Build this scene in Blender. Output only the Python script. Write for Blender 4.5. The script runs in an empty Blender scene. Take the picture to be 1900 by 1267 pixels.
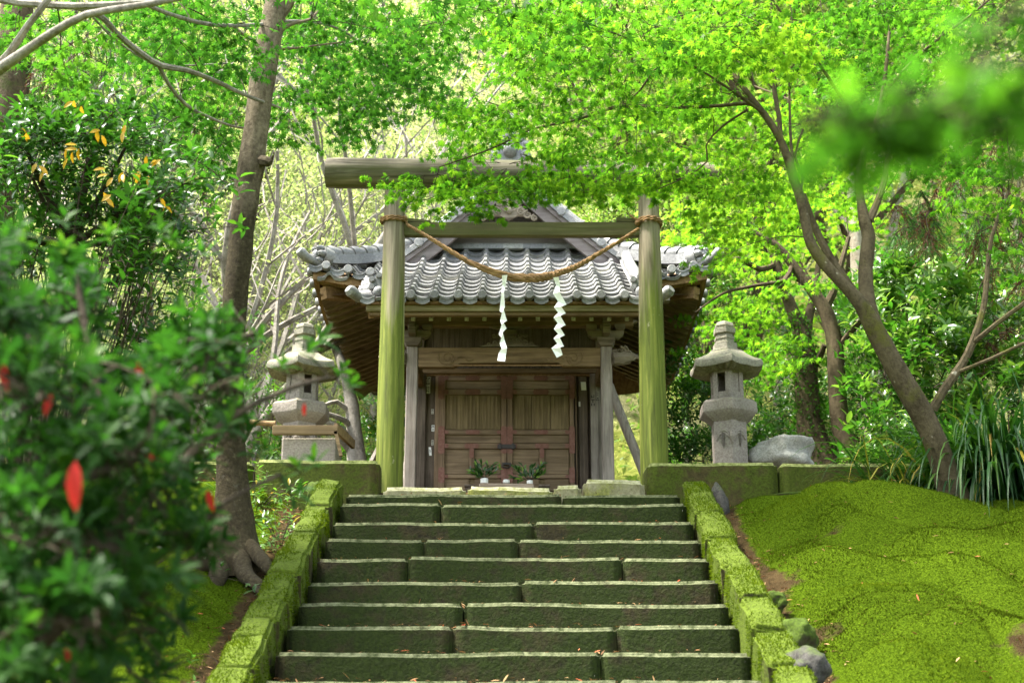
import bpy, bmesh, math, random
import numpy as np
from mathutils import Vector, Matrix, noise as mnoise
C = bpy.context.scene.collection
sc = bpy.context.scene
R = math.radians
# ------------------------------------------------------------------ camera
FPX, PITCH, EYE = 2639.0, R(18.0), 1.5
CP, SP = math.cos(PITCH), math.sin(PITCH)
def ray(px, py):
    u = (px-950.0)/FPX; v = (633.5-py)/FPX
    dy = CP - v*SP
    return u/dy, (SP + v*CP)/dy
def P(px, py, Y):
    a, b = ray(px, py)
    return Vector((a*Y, Y, EYE + b*Y))
def M(py, Y):                      # metres per photo pixel at a row and depth
    v = (633.5-py)/FPX
    return Y/FPX/(CP - v*SP)
cam = bpy.data.cameras.new('camera'); camo = bpy.data.objects.new('camera', cam); C.objects.link(camo)
camo.location = (0, 0, EYE); camo.rotation_euler = (R(90)+PITCH, 0, 0)
cam.lens = 50; cam.sensor_width = 36; cam.clip_start = .05; cam.clip_end = 500
cam.dof.use_dof = True; cam.dof.focus_distance = 11.4; cam.dof.aperture_fstop = 2.8; cam.dof.aperture_blades = 9
sc.camera = camo
# ------------------------------------------------------------------ scene helpers
def empty(name, loc=(0,0,0)):
    o = bpy.data.objects.new(name, None); C.objects.link(o); o.location = loc; o.empty_display_size = .1
    return o
def tag(o, label, cat, group=None, kind=None):
    o['label'] = label; o['category'] = cat
    if group: o['group'] = group
    if kind: o['kind'] = kind
    return o
def adopt(o, parent):
    if parent is not None:
        o.parent = parent
        off = parent.location if parent.parent is None else Vector((0,0,0))
        o.matrix_parent_inverse = Matrix.Translation(-off)
    return o
def sharpen(bm, ang=.62):
    for e in bm.edges:
        if len(e.link_faces) == 2 and e.calc_face_angle(0) > ang: e.smooth = False
class MB:
    def __init__(s): s.v = []; s.f = []; s.sm = []
    def add(s, vs, fs, smooth=False):
        b = len(s.v); s.v.extend([tuple(x) for x in vs])
        s.f.extend([tuple(i+b for i in f) for f in fs]); s.sm.extend([smooth]*len(fs))
    def box(s, x0, x1, y0, y1, z0, z1):
        vs = [(x0,y0,z0),(x1,y0,z0),(x1,y1,z0),(x0,y1,z0),(x0,y0,z1),(x1,y0,z1),(x1,y1,z1),(x0,y1,z1)]
        s.add(vs, [(0,3,2,1),(4,5,6,7),(0,1,5,4),(1,2,6,5),(2,3,7,6),(3,0,4,7)])
    def bar(s, a, b, w, h, up=(0,0,1), w2=None, h2=None):
        a = Vector(a); b = Vector(b); d = (b-a).normalized(); up = Vector(up)
        x = d.cross(up).normalized(); z = x.cross(d)
        w2 = w2 or w; h2 = h2 or h
        vs = []
        for p, ww, hh in ((a,w,h),(b,w2,h2)):
            for sx, sz in ((-1,-1),(1,-1),(1,1),(-1,1)): vs.append(p + x*sx*ww/2 + z*sz*hh/2)
        s.add(vs, [(0,1,2,3),(7,6,5,4),(0,4,5,1),(1,5,6,2),(2,6,7,3),(3,7,4,0)])
    def tube(s, pts, rad, n=8, cap=True, rough=0, seed=0, freq=3.0):
        pts = [Vector(p) for p in pts]; k = len(pts)
        if not hasattr(rad, '__len__'): rad = [rad]*k
        t0 = (pts[1]-pts[0]).normalized()
        ref = Vector((0,0,1)) if abs(t0.z) < .9 else Vector((1,0,0))
        x = t0.cross(ref).normalized(); vs = []; fs = []
        for i, p in enumerate(pts):
            t = (pts[min(i+1,k-1)]-pts[max(i-1,0)])
            t = t.normalized() if t.length > 1e-9 else t0
            x = (x - t*x.dot(t))
            x = x.normalized() if x.length > 1e-6 else t.orthogonal().normalized()
            y = t.cross(x)
            for j in range(n):
                a = 2*math.pi*j/n; d = x*math.cos(a)+y*math.sin(a); r = rad[i]
                if rough:
                    q = p + d*r
                    r *= 1 + rough*(mnoise.noise(q*freq+Vector((seed,0,0))) + .5*mnoise.noise(q*freq*3+Vector((0,seed,0))))
                vs.append(p+d*r)
        for i in range(k-1):
            for j in range(n):
                a = i*n+j; b = i*n+(j+1)%n
                fs.append((a,b,b+n,a+n))
        if cap:
            fs.append(tuple(range(n-1,-1,-1))); fs.append(tuple((k-1)*n+j for j in range(n)))
        s.add(vs, fs, True)
    def lathe(s, prof, n=24, c=(0,0,0), ang=0, smooth=True, wob=None):
        vs = []; fs = []; k = len(prof)
        for i, (r, z) in enumerate(prof):
            for j in range(n):
                a = ang+2*math.pi*j/n; rr = r; zz = z
                if wob: rr, zz = wob(i, j, r, z)
                vs.append((c[0]+rr*math.cos(a), c[1]+rr*math.sin(a), c[2]+zz))
        for i in range(k-1):
            for j in range(n):
                a = i*n+j; b = i*n+(j+1)%n
                fs.append((a,b,b+n,a+n))
        fs.append(tuple(range(n-1,-1,-1))); fs.append(tuple((k-1)*n+j for j in range(n)))
        s.add(vs, fs, smooth)
    def prism(s, poly, y0, y1, axis='y'):          # polygon in XZ pushed along Y (or YZ along X)
        n = len(poly)
        if axis == 'y': vs = [(a,y0,b) for a,b in poly]+[(a,y1,b) for a,b in poly]
        else: vs = [(y0,a,b) for a,b in poly]+[(y1,a,b) for a,b in poly]
        fs = [tuple(range(n)), tuple(range(2*n-1,n-1,-1))]
        for i in range(n):
            j = (i+1)%n; fs.append((i,i+n,j+n,j))
        s.add(vs, fs)
    def ball(s, c, r, nu=10, nv=7, sq=(1,1,1)):
        prof = [(math.sin(math.pi*i/nv)*1.0, -math.cos(math.pi*i/nv)) for i in range(nv+1)]
        vs=[];fs=[]
        for (a,z) in prof:
            for j in range(nu):
                t=2*math.pi*j/nu; vs.append((c[0]+r*sq[0]*a*math.cos(t), c[1]+r*sq[1]*a*math.sin(t), c[2]+r*sq[2]*z))
        for i in range(nv):
            for j in range(nu):
                a=i*nu+j;b=i*nu+(j+1)%nu; fs.append((a,b,b+nu,a+nu))
        s.add(vs,fs,True)
    def build(s, name, mat, parent=None, bevel=0, disp=None, seg=1):
        me = bpy.data.meshes.new(name); me.from_pydata(s.v, [], s.f)
        me.polygons.foreach_set('use_smooth', s.sm)
        if bevel or disp:
            bm = bmesh.new(); bm.from_mesh(me)
            bmesh.ops.recalc_face_normals(bm, faces=bm.faces)
            if bevel:
                es = [e for e in bm.edges if len(e.link_faces)==2 and e.calc_face_angle(0) > .5]
                bmesh.ops.bevel(bm, geom=es, offset=bevel, segments=seg, affect='EDGES', clamp_overlap=True)
            if disp: disp(bm)
            sharpen(bm); bm.to_mesh(me); bm.free()
        else:
            bm = bmesh.new(); bm.from_mesh(me); bmesh.ops.recalc_face_normals(bm, faces=bm.faces); sharpen(bm); bm.to_mesh(me); bm.free()
        if mat: me.materials.append(mat)
        o = bpy.data.objects.new(name, me); C.objects.link(o)
        return adopt(o, parent)
def stone_disp(amp=.01, freq=6, seed=0, cuts=0):
    def f(bm):
        if cuts: bmesh.ops.subdivide_edges(bm, edges=bm.edges[:], cuts=cuts, use_grid_fill=True)
        for v in bm.verts:
            q = v.co*freq + Vector((seed*7.1, seed*3.3, seed))
            v.co += Vector((mnoise.noise(q), mnoise.noise(q+Vector((31,0,0))), mnoise.noise(q+Vector((0,57,0)))))*amp
        for fc in bm.faces: fc.smooth = True
    return f
def stone_block(name, a, b, w, h, mat, parent, seed, rnd=.02, amp=.012, step=.08, up=(0,0,1), crisp=0):
    """a long stone whose axis runs a->b, rounded and uneven"""
    a = Vector(a); b = Vector(b); L = (b-a).length; d = (b-a).normalized()
    x = d.cross(Vector(up)).normalized(); z = x.cross(d)
    bm = bmesh.new(); bmesh.ops.create_cube(bm, size=1)
    for v in bm.verts: v.co = Vector((v.co.x*w, v.co.y*L, v.co.z*h))
    bmesh.ops.bevel(bm, geom=bm.edges[:], offset=rnd, segments=3, affect='EDGES')
    for zc in (h/2-rnd-.006, -h/2+rnd+.006): bmesh.ops.bisect_plane(bm, geom=bm.verts[:]+bm.edges[:]+bm.faces[:], plane_co=(0,0,zc), plane_no=(0,0,1))
    for xc in (w/2-rnd-.006, -w/2+rnd+.006): bmesh.ops.bisect_plane(bm, geom=bm.verts[:]+bm.edges[:]+bm.faces[:], plane_co=(xc,0,0), plane_no=(1,0,0))
    n = max(1, int(L/step))
    for i in range(1, n):
        y = -L/2 + L*i/n
        bmesh.ops.bisect_plane(bm, geom=bm.verts[:]+bm.edges[:]+bm.faces[:], plane_co=(0,y,0), plane_no=(0,1,0))
    m = max(1, int(h/step))
    for i in range(1, m):
        bmesh.ops.bisect_plane(bm, geom=bm.verts[:]+bm.edges[:]+bm.faces[:], plane_co=(0,0,-h/2+h*i/m), plane_no=(0,0,1))
    m = max(1, int(w/step))
    for i in range(1, m):
        bmesh.ops.bisect_plane(bm, geom=bm.verts[:]+bm.edges[:]+bm.faces[:], plane_co=(-w/2+w*i/m,0,0), plane_no=(1,0,0))
    mid = (a+b)/2
    for v in bm.verts:
        p = mid + x*v.co.x + d*v.co.y + z*v.co.z
        q = p*5 + Vector((seed*5.7, seed*1.9, seed*.7))
        v.co = p + Vector((mnoise.noise(q), mnoise.noise(q+Vector((31,0,0))), mnoise.noise(q+Vector((0,57,0)))*1.0))*amp + z*mnoise.noise(p*1.7+Vector((seed,0,0)))*amp*1.6
    for f in bm.faces: f.smooth = True
    if crisp: sharpen(bm, crisp)
    me = bpy.data.meshes.new(name); bm.to_mesh(me); bm.free(); me.materials.append(mat)
    o = bpy.data.objects.new(name, me); C.objects.link(o)
    return adopt(o, parent)
# ------------------------------------------------------------------ fast numpy meshes
def np_mesh(name, v, loops, totals, mat, parent=None, smooth=False, tint=None):
    me = bpy.data.meshes.new(name)
    v = np.ascontiguousarray(v, dtype=np.float32)
    me.vertices.add(len(v)); me.vertices.foreach_set('co', v.ravel())
    me.loops.add(len(loops)); me.loops.foreach_set('vertex_index', np.asarray(loops, dtype=np.int32))
    totals = np.asarray(totals, dtype=np.int32)
    starts = np.concatenate([[0], np.cumsum(totals)[:-1]]).astype(np.int32)
    me.polygons.add(len(totals)); me.polygons.foreach_set('loop_start', starts)
    if smooth: me.polygons.foreach_set('use_smooth', np.ones(len(totals), dtype=bool))
    if tint is not None:
        at = me.attributes.new('tint', 'FLOAT', 'POINT'); at.data.foreach_set('value', np.asarray(tint, dtype=np.float32))
    me.update(calc_edges=True); me.validate()
    if mat: me.materials.append(mat)
    o = bpy.data.objects.new(name, me); C.objects.link(o)
    return adopt(o, parent)
def unit(a): return a/np.maximum(np.linalg.norm(a, axis=-1, keepdims=True), 1e-9)
def frames(d, n):
    d = unit(d); y = unit(np.cross(n, d)); z = np.cross(d, y)
    return np.stack([d, y, z], axis=-1)
class Leaves:
    def __init__(s): s.p=[]; s.d=[]; s.n=[]; s.s=[]; s.t=[]
    def add(s, p, d, n, sz, t):
        s.p.append(tuple(p)); s.d.append(tuple(d)); s.n.append(tuple(n)); s.s.append(sz); s.t.append(t)
    def ext(s, p, d, n, sz, t):
        s.p.extend(map(tuple,p)); s.d.extend(map(tuple,d)); s.n.extend(map(tuple,n)); s.s.extend(list(sz)); s.t.extend(list(t))
    def build(s, name, tmpl, mat, parent=None):
        tv, tf = tmpl; tv = np.asarray(tv); N = len(s.p); n = len(tv)
        F = frames(np.array(s.d), np.array(s.n))
        V = np.einsum('nij,kj->nki', F, tv)*np.array(s.s)[:,None,None] + np.array(s.p)[:,None,:]
        fl = np.concatenate([np.array(f) for f in tf]); tot = np.array([len(f) for f in tf])
        loops = (fl[None,:] + (np.arange(N)*n)[:,None]).ravel()
        return np_mesh(name, V.reshape(-1,3), loops, np.tile(tot, N), mat, parent, False, np.repeat(np.array(s.t), n))
def maple_leaf():
    v=[(0,0,0)]; f=[]
    for a, L, w in ((0,1,.135),(41,.93,.13),(-41,.93,.13),(82,.74,.118),(-82,.74,.118),(128,.42,.08),(-128,.42,.08)):
        a=R(a); ca,sa=math.cos(a),math.sin(a); m=.40*L
        i=len(v)
        for (x,y) in ((m,-w),(L,0),(m,w)):
            r=math.hypot(x,y); v.append((x*ca-y*sa, x*sa+y*ca, -.22*r*r))
        f.append((0,i,i+1,i+2))
    return v,f
def oval_leaf(w=.19, fold=.06, droop=.25, round_=False):
    # base, 3 cross sections, tip
    v=[(0,0,0)]; f=[]
    secs = ((.22,.72),(.5,1.0),(.78,.66)) if not round_ else ((.25,.8),(.6,1.0),(.85,.8))
    for x, k in secs:
        z=-droop*x*x
        v += [(x,-w*k,z+fold*k),(x,0,z),(x,w*k,z+fold*k)]
    v.append((1,0,-droop))
    f += [(0,1,2),(0,2,3)]
    for i in (1,4): f += [(i,i+3,i+4,i+1),(i+1,i+4,i+5,i+2)]
    f += [(7,10,8),(8,10,9)]
    return v,f
def small_leaf(w=.24):
    return [(0,0,0),(.5,-w,.03),(1,0,-.1),(.5,w,.03)], [(0,1,2,3)]
MAPLE, OVAL, OVALN, ROUND, SMALL = maple_leaf(), oval_leaf(), oval_leaf(.13,.03,.3), oval_leaf(.27,.05,.18,True), small_leaf()
def catmull(pts, step=.08):
    pts=[np.array(p,float) for p in pts]
    if len(pts)<3:
        n=max(2,int(np.linalg.norm(pts[1][:3]-pts[0][:3])/step)); return [pts[0]+(pts[1]-pts[0])*i/n for i in range(n+1)]
    e=[2*pts[0]-pts[1]]+pts+[2*pts[-1]-pts[-2]]; out=[]
    for i in range(1,len(e)-2):
        p0,p1,p2,p3=e[i-1:i+3]; n=max(2,int(np.linalg.norm(p2[:3]-p1[:3])/step))
        for k in range(n):
            t=k/n
            out.append(.5*((2*p1)+(-p0+p2)*t+(2*p0-5*p1+4*p2-p3)*t*t+(-p0+3*p1-3*p2+p3)*t**3))
    out.append(pts[-1]); return out
# ------------------------------------------------------------------ materials
class N:
    def __init__(s, name):
        s.m = bpy.data.materials.new(name); s.m.use_nodes = True
        s.nt = s.m.node_tree; s.b = s.nt.nodes['Principled BSDF']; s.out = s.nt.nodes['Material Output']
        s.tc = None
    def new(s, t, **kw):
        n = s.nt.nodes.new(t)
        for k, v in kw.items(): setattr(n, k, v)
        return n
    def l(s, a, b): s.nt.links.new(a, b)
    def co(s, scale=(1,1,1), world=True):
        g = s.new('ShaderNodeNewGeometry').outputs['Position'] if world else s.new('ShaderNodeTexCoord').outputs['Object']
        mp = s.new('ShaderNodeMapping'); mp.inputs['Scale'].default_value = scale
        s.l(g, mp.inputs['Vector']); return mp.outputs['Vector']
    def noise(s, vec, scale=5, detail=5, rough=.6, dist=0):
        n = s.new('ShaderNodeTexNoise'); n.inputs['Scale'].default_value = scale; n.inputs['Detail'].default_value = detail
        n.inputs['Roughness'].default_value = rough; n.inputs['Distortion'].default_value = dist
        s.l(vec, n.inputs['Vector']); return n.outputs['Fac']
    def ramp(s, fac, stops):
        r = s.new('ShaderNodeValToRGB'); e = r.color_ramp.elements
        while len(e) < len(stops): e.new(.5)
        for el, (p, c) in zip(e, stops):
            el.position = p; el.color = (c, c, c, 1) if not hasattr(c, '__len__') else (*c, 1)
        s.l(fac, r.inputs['Fac']); return r.outputs['Color']
    def mix(s, f, a, b, mode='MIX'):
        n = s.new('ShaderNodeMix'); n.data_type = 'RGBA'; n.blend_type = mode
        for sock, val in ((n.inputs[0], f), (n.inputs[6], a), (n.inputs[7], b)):
            if hasattr(val, 'is_output') or hasattr(val, 'links'): s.l(val, sock)
            else: sock.default_value = val if not hasattr(val, '__len__') else (*val, 1)
        return n.outputs[2]
    def math(s, op, a, b=None):
        n = s.new('ShaderNodeMath'); n.operation = op
        for i, v in enumerate((a, b)):
            if v is None: continue
            if hasattr(v, 'links'): s.l(v, n.inputs[i])
            else: n.inputs[i].default_value = v
        return n.outputs[0]
    def bump(s, h, strength=.4, dist=.02):
        n = s.new('ShaderNodeBump'); n.inputs['Strength'].default_value = strength; n.inputs['Distance'].default_value = dist
        s.l(h, n.inputs['Height']); s.l(n.outputs[0], s.b.inputs['Normal'])
    def col(s, c):
        if hasattr(c, 'links'): s.l(c, s.b.inputs['Base Color'])
        else: s.b.inputs['Base Color'].default_value = (*c, 1)
    def rough(s, r, spec=.3):
        s.b.inputs['Roughness'].default_value = r; s.b.inputs['Specular IOR Level'].default_value = spec
    def upness(s):
        g = s.new('ShaderNodeNewGeometry'); x = s.new('ShaderNodeSeparateXYZ'); s.l(g.outputs['Normal'], x.inputs[0]); return x.outputs['Z']
    def zpos(s):
        g = s.new('ShaderNodeNewGeometry'); x = s.new('ShaderNodeSeparateXYZ'); s.l(g.outputs['Position'], x.inputs[0]); return x.outputs['Z']
def wood(name, light, dark, axis='Z', scale=1.0, moss=None, mossamt=.5, rough=.8, bumpk=.5):
    m = N(name); sv = {'X':(1.2,22,22),'Y':(22,1.2,22),'Z':(22,22,1.2)}[axis]
    v = m.co(tuple(k*scale for k in sv)); g = m.noise(v, 1.6, 6, .65, .6)
    big = m.noise(m.co(), 2.2, 4, .6)
    c = m.ramp(g, [(.3, dark), (.62, light)])
    c = m.mix(m.ramp(big, [(.35, 0), (.7, .55)]), c, tuple(x*.55 for x in dark))
    if moss:
        mv = m.noise(m.co(tuple(.25*k for k in sv)), 1.5, 5, .7)
        c = m.mix(m.ramp(mv, [(.62-mossamt*.5, 0), (.78-mossamt*.4, .9)]), c, moss)
    m.col(c); m.rough(rough, .25); m.bump(g, bumpk, .006)
    return m.m
def mossy_stone(name, stone, moss, dark, amt=.5, topbias=.0, bumpk=.6, topcol=None, fine=60):
    m = N(name); v = m.co()
    n1 = m.noise(v, 3.5, 6, .65); n2 = m.noise(v, 22, 5, .7); n3 = m.noise(v, fine, 3, .6)
    c = m.ramp(n2, [(.3, dark), (.7, stone)])
    up = m.upness()
    f = m.math('ADD', m.math('ADD', n1, m.math('MULTIPLY', n2, .35)), m.math('MULTIPLY', up, topbias))
    mc = m.mix(m.ramp(n3, [(.35, 0), (.7, 1)]), moss, tuple(x*.45 for x in moss))
    c = m.mix(m.ramp(f, [(.95-amt*.6, 0), (1.1-amt*.6, .95)]), c, mc)
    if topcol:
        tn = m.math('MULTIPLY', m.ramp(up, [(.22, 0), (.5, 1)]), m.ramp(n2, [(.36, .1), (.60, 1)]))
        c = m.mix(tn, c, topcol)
    m.col(c); m.rough(.9, .2)
    m.bump(m.math('ADD', n2, m.math('MULTIPLY', n3, .6)), bumpk, .012)
    return m.m
def leaf_mat(name, stops, trans, tf=.45, rough=.4, spec=.4, back=None):
    m = N(name); a = m.new('ShaderNodeAttribute'); a.attribute_name = 'tint'
    c = m.ramp(a.outputs['Fac'], stops)
    m.col(c); m.rough(rough, spec)
    t = m.new('ShaderNodeBsdfTranslucent')
    tc = m.mix(1.0, m.ramp(a.outputs['Fac'], trans), (1,1,1), 'MULTIPLY'); m.l(tc, t.inputs['Color'])
    mx = m.new('ShaderNodeMixShader'); mx.inputs[0].default_value = tf
    m.l(m.b.outputs[0], mx.inputs[1]); m.l(t.outputs[0], mx.inputs[2]); m.l(mx.outputs[0], m.out.inputs['Surface'])
    return m.m
def bark(name, light, dark, moss=None, amt=.4, lich=None, low=None):
    m = N(name); v = m.co((1,1,.45)); n1 = m.noise(v, 9, 6, .7, .4); n2 = m.noise(m.co(), 38, 4, .7); n3 = m.noise(m.co(), 4, 4, .6)
    c = m.ramp(m.math('ADD', m.math('MULTIPLY', n1, .6), m.math('MULTIPLY', n2, .4)), [(.36, dark), (.6, light)])
    if moss: c = m.mix(m.ramp(m.math('ADD', n3, m.math('MULTIPLY', n2, .2)), [(.85-amt*.5, 0), (.98-amt*.5, .85)]), c, moss)
    if lich:
        n4 = m.noise(m.co(), 13, 3, .5); c = m.mix(m.ramp(n4, [(.69, 0), (.75, .8)]), c, lich)
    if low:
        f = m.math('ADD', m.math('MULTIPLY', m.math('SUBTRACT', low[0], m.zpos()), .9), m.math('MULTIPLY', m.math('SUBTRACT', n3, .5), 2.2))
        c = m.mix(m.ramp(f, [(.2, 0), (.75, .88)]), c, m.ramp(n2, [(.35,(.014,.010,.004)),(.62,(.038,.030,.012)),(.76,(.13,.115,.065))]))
    m.col(c); m.rough(.9, .15); m.bump(m.math('ADD', n1, n2), .8, .012)
    return m.m
G = {}
G['post'] = None
def torii_wood():
    m = N('algae_log'); v = m.co((20,20,.9)); g = m.noise(v, 1.3, 6, .7, .5); st = m.noise(m.co((9,9,.5)), 1.6, 4, .6); bl = m.noise(m.co((1,1,.6)), 7, 5, .7)
    grey = m.ramp(g, [(.3,(.10,.075,.045)),(.65,(.33,.28,.20))])
    alg = m.ramp(g, [(.28,(.026,.034,.003)),(.52,(.105,.135,.009)),(.75,(.24,.25,.04))])
    zz = m.math('ADD', m.math('MULTIPLY', m.zpos(), -.55), 3.62)       # algae below the tie beam
    f = m.math('ADD', zz, m.math('MULTIPLY', m.math('SUBTRACT', st, .5), 1.5))
    c = m.mix(m.ramp(f, [(.25, 0), (.6, .95)]), grey, alg)
    c = m.mix(m.ramp(bl, [(.66, 0), (.72, .7)]), c, (.33,.30,.2))
    c = m.mix(m.ramp(st, [(.66, 0), (.72, .8)]), c, (.02,.02,.008))
    m.col(c); m.rough(.75, .25); m.bump(g, .5, .006); return m.m
G['post'] = torii_wood()
G['beamlog'] = wood('grey_log', (.27,.235,.17), (.045,.036,.022), 'X', .8, (.075,.08,.02), .35)
G['tie'] = wood('tie_plank', (.19,.165,.085), (.065,.052,.02), 'X', .55, (.085,.09,.025), .45)
G['rope'] = wood('straw_rope', (.40,.245,.12), (.13,.07,.03), 'X', 2.2, None, 0, .9)
m = N('white_paper'); m.col((.9,.89,.87)); m.rough(.7, .2); G['paper'] = m.m
m = N('ink'); m.col((.02,.02,.02)); m.rough(.7); G['ink'] = m.m
m = N('slip_paper'); m.col((.6,.57,.5)); m.rough(.8); G['slip'] = m.m
G['wz'] = wood('weathered_post', (.36,.315,.27), (.16,.13,.105), 'Z', 1.0)
G['wzd'] = wood('dark_post', (.18,.14,.105), (.06,.043,.03), 'Z', 1.0)
G['wx'] = wood('brown_beam', (.27,.185,.095), (.09,.057,.027), 'X', 1.0)
G['wxg'] = wood('lichen_fascia', (.40,.35,.22), (.14,.10,.04), 'X', .8, (.12,.11,.03), .35)
G['wy'] = wood('brown_board', (.24,.155,.08), (.085,.05,.025), 'Y', 1.0)
G['wyl'] = wood('eave_board', (.34,.215,.10), (.14,.08,.035), 'Y', 1.0)
G['raft'] = wood('rafter_wood', (.30,.225,.15), (.12,.085,.05), 'X', 1.0)
G['gablew'] = wood('grey_gable_wood', (.26,.225,.215), (.12,.095,.09), 'X', .8)
G['carve'] = wood('carved_wood', (.30,.25,.19), (.08,.06,.04), 'X', .6)
G['doorp'] = wood('door_panel_wood', (.30,.225,.115), (.115,.083,.04), 'Z', 1.0)
G['doorx'] = wood('door_rail_wood', (.30,.215,.13), (.125,.085,.048), 'X', 1.0)
G['doorz'] = wood('door_stile_wood', (.285,.20,.12), (.12,.078,.045), 'Z', 1.0)
def copper():
    m = N('worn_copper'); n = m.noise(m.co(), 40, 4, .7)
    m.col(m.ramp(n, [(.3,(.15,.05,.03)),(.6,(.215,.10,.07)),(.8,(.27,.16,.125))])); m.rough(.6, .4); m.bump(n, .2, .003); return m.m
G['copper'] = copper()
m = N('dark_copper'); nn = m.noise(m.co(), 30, 4, .7); m.col(m.ramp(nn, [(.3,(.10,.045,.025)),(.7,(.19,.085,.05))])); m.rough(.6,.35); G['copperd'] = m.m
m = N('dark_iron'); m.col((.03,.022,.018)); m.rough(.55, .5); G['iron'] = m.m
m = N('pale_rafter_end'); nn = m.noise(m.co(), 60, 3, .6); m.col(m.ramp(nn, [(.35,(.25,.22,.17)),(.6,(.58,.56,.5))])); m.rough(.8); G['tip'] = m.m
def tile():
    m = N('grey_roof_tile'); v = m.co(); n = m.noise(v, 5, 5, .65); n2 = m.noise(v, 45, 4, .7); n3 = m.noise(v, 14, 4, .7)
    c = m.ramp(n2, [(.25,(.11,.11,.108)),(.7,(.31,.308,.30))])
    c = m.mix(m.ramp(n, [(.5,0),(.72,.5)]), c, (.10,.105,.115)); c = m.mix(m.ramp(n3, [(.58,0),(.72,.6)]), c, (.40,.40,.36))
    g = m.new('ShaderNodeNewGeometry').outputs['Position']; mp = m.new('ShaderNodeMapping'); mp.inputs['Scale'].default_value = (1/.2155, 1/.1633, 0); mp.inputs['Location'].default_value = (.443, -74.46, 0); m.l(g, mp.inputs['Vector'])
    fl = m.new('ShaderNodeVectorMath'); fl.operation = 'FLOOR'; m.l(mp.outputs[0], fl.inputs[0]); wn = m.new('ShaderNodeTexWhiteNoise'); m.l(fl.outputs[0], wn.inputs['Vector'])
    c = m.mix(1.0, c, m.ramp(wn.outputs['Value'], [(0,(.62,.62,.62)),(.5,(.95,.95,.95)),(.86,(1,1,.98)),(1,(1.25,1.22,1.12))]), 'MULTIPLY')      # no two tiles fired alike
    m.col(c); m.b.inputs['Specular IOR Level'].default_value = .6
    m.l(m.ramp(n2, [(.3,.3),(.7,.5)]), m.b.inputs['Roughness']); m.bump(n2, .15, .003); return m.m
G['tile'] = tile()
def granite(name, a, b, lich, moss=None):
    m = N(name); v = m.co(); n1 = m.noise(v, 4, 6, .65); n2 = m.noise(v, 60, 4, .7); n3 = m.noise(v, 15, 5, .7)
    c = m.ramp(n2, [(.3, b), (.62, a)]); c = m.mix(m.ramp(n3, [(.55,0),(.7,.6)]), c, lich)
    c = m.mix(m.ramp(n1, [(.5,0),(.75,.55)]), c, tuple(x*.45 for x in b))
    if moss: c = m.mix(m.math('MULTIPLY', m.ramp(n3, [(.4,0),(.62,.8)]), m.ramp(m.upness(), [(.3,0),(.8,1)])), c, moss)
    m.col(c); m.rough(.9, .2); m.bump(m.math('ADD', m.math('MULTIPLY', n2, .5), n3), .6, .010); return m.m
G['lant'] = granite('lantern_stone', (.27,.238,.205), (.155,.13,.108), (.27,.26,.20), (.19,.18,.10))
G['lantw'] = granite('lantern_roof_stone', (.26,.243,.19), (.13,.118,.09), (.31,.295,.22), (.25,.24,.15))
G['rockl'] = granite('pale_rock', (.40,.385,.345), (.19,.18,.155), (.40,.385,.33))
G['rockd'] = granite('dark_rock', (.075,.07,.062), (.03,.027,.024), (.085,.08,.06), (.05,.08,.008))
G['rockm'] = mossy_stone('mossy_rock', (.06,.05,.025), (.055,.09,.006), (.03,.028,.015), .75, .3)
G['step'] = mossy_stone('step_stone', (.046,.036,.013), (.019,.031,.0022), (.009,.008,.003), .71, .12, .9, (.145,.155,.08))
G['kerb'] = mossy_stone('kerb_moss', (.07,.06,.022), (.085,.125,.006), (.02,.018,.007), .72, .40, 1.0)
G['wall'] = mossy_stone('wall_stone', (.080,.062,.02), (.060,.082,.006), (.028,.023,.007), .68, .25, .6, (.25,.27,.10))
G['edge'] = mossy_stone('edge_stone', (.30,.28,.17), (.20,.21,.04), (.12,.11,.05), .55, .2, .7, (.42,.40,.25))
G['ceram'] = None
m = N('white_porcelain'); m.col((.8,.79,.75)); m.rough(.25, .5); G['ceram'] = m.m
G['altar'] = wood('altar_wood', (.46,.36,.27), (.20,.14,.09), 'X', .6)
# foliage
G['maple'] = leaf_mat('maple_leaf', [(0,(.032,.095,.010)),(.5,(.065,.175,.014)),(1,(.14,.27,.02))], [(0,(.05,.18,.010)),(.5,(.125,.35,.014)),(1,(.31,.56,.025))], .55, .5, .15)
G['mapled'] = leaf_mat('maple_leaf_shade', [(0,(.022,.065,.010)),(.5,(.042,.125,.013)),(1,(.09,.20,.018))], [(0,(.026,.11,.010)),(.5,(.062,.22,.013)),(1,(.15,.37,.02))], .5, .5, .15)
G['spring'] = leaf_mat('spring_leaf', [(0,(.16,.25,.07)),(.5,(.31,.37,.14)),(1,(.50,.49,.27))], [(0,(.22,.38,.06)),(.5,(.42,.53,.15)),(1,(.66,.66,.32))], .5, .5, .3)
G['hillleaf'] = leaf_mat('hill_leaf', [(0,(.05,.11,.02)),(.5,(.14,.23,.04)),(1,(.40,.43,.14))], [(0,(.06,.18,.02)),(.5,(.19,.36,.03)),(1,(.5,.58,.12))], .5, .5, .3)
G['ever'] = leaf_mat('evergreen_leaf', [(0,(.014,.042,.008)),(.5,(.034,.095,.012)),(.9,(.10,.20,.02)),(.96,(.5,.33,.02)),(1,(.6,.36,.02))], [(0,(.02,.09,.01)),(.5,(.055,.21,.012)),(.9,(.16,.38,.02)),(.96,(.7,.4,.02)),(1,(.8,.4,.02))], .4, .33, .5)
G['gloss'] = leaf_mat('glossy_leaf', [(0,(.014,.045,.008)),(.5,(.05,.125,.014)),(.8,(.16,.27,.03)),(1,(.46,.50,.14))], [(0,(.02,.11,.01)),(.5,(.07,.27,.012)),(1,(.4,.6,.06))], .33, .28, .55)
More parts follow.
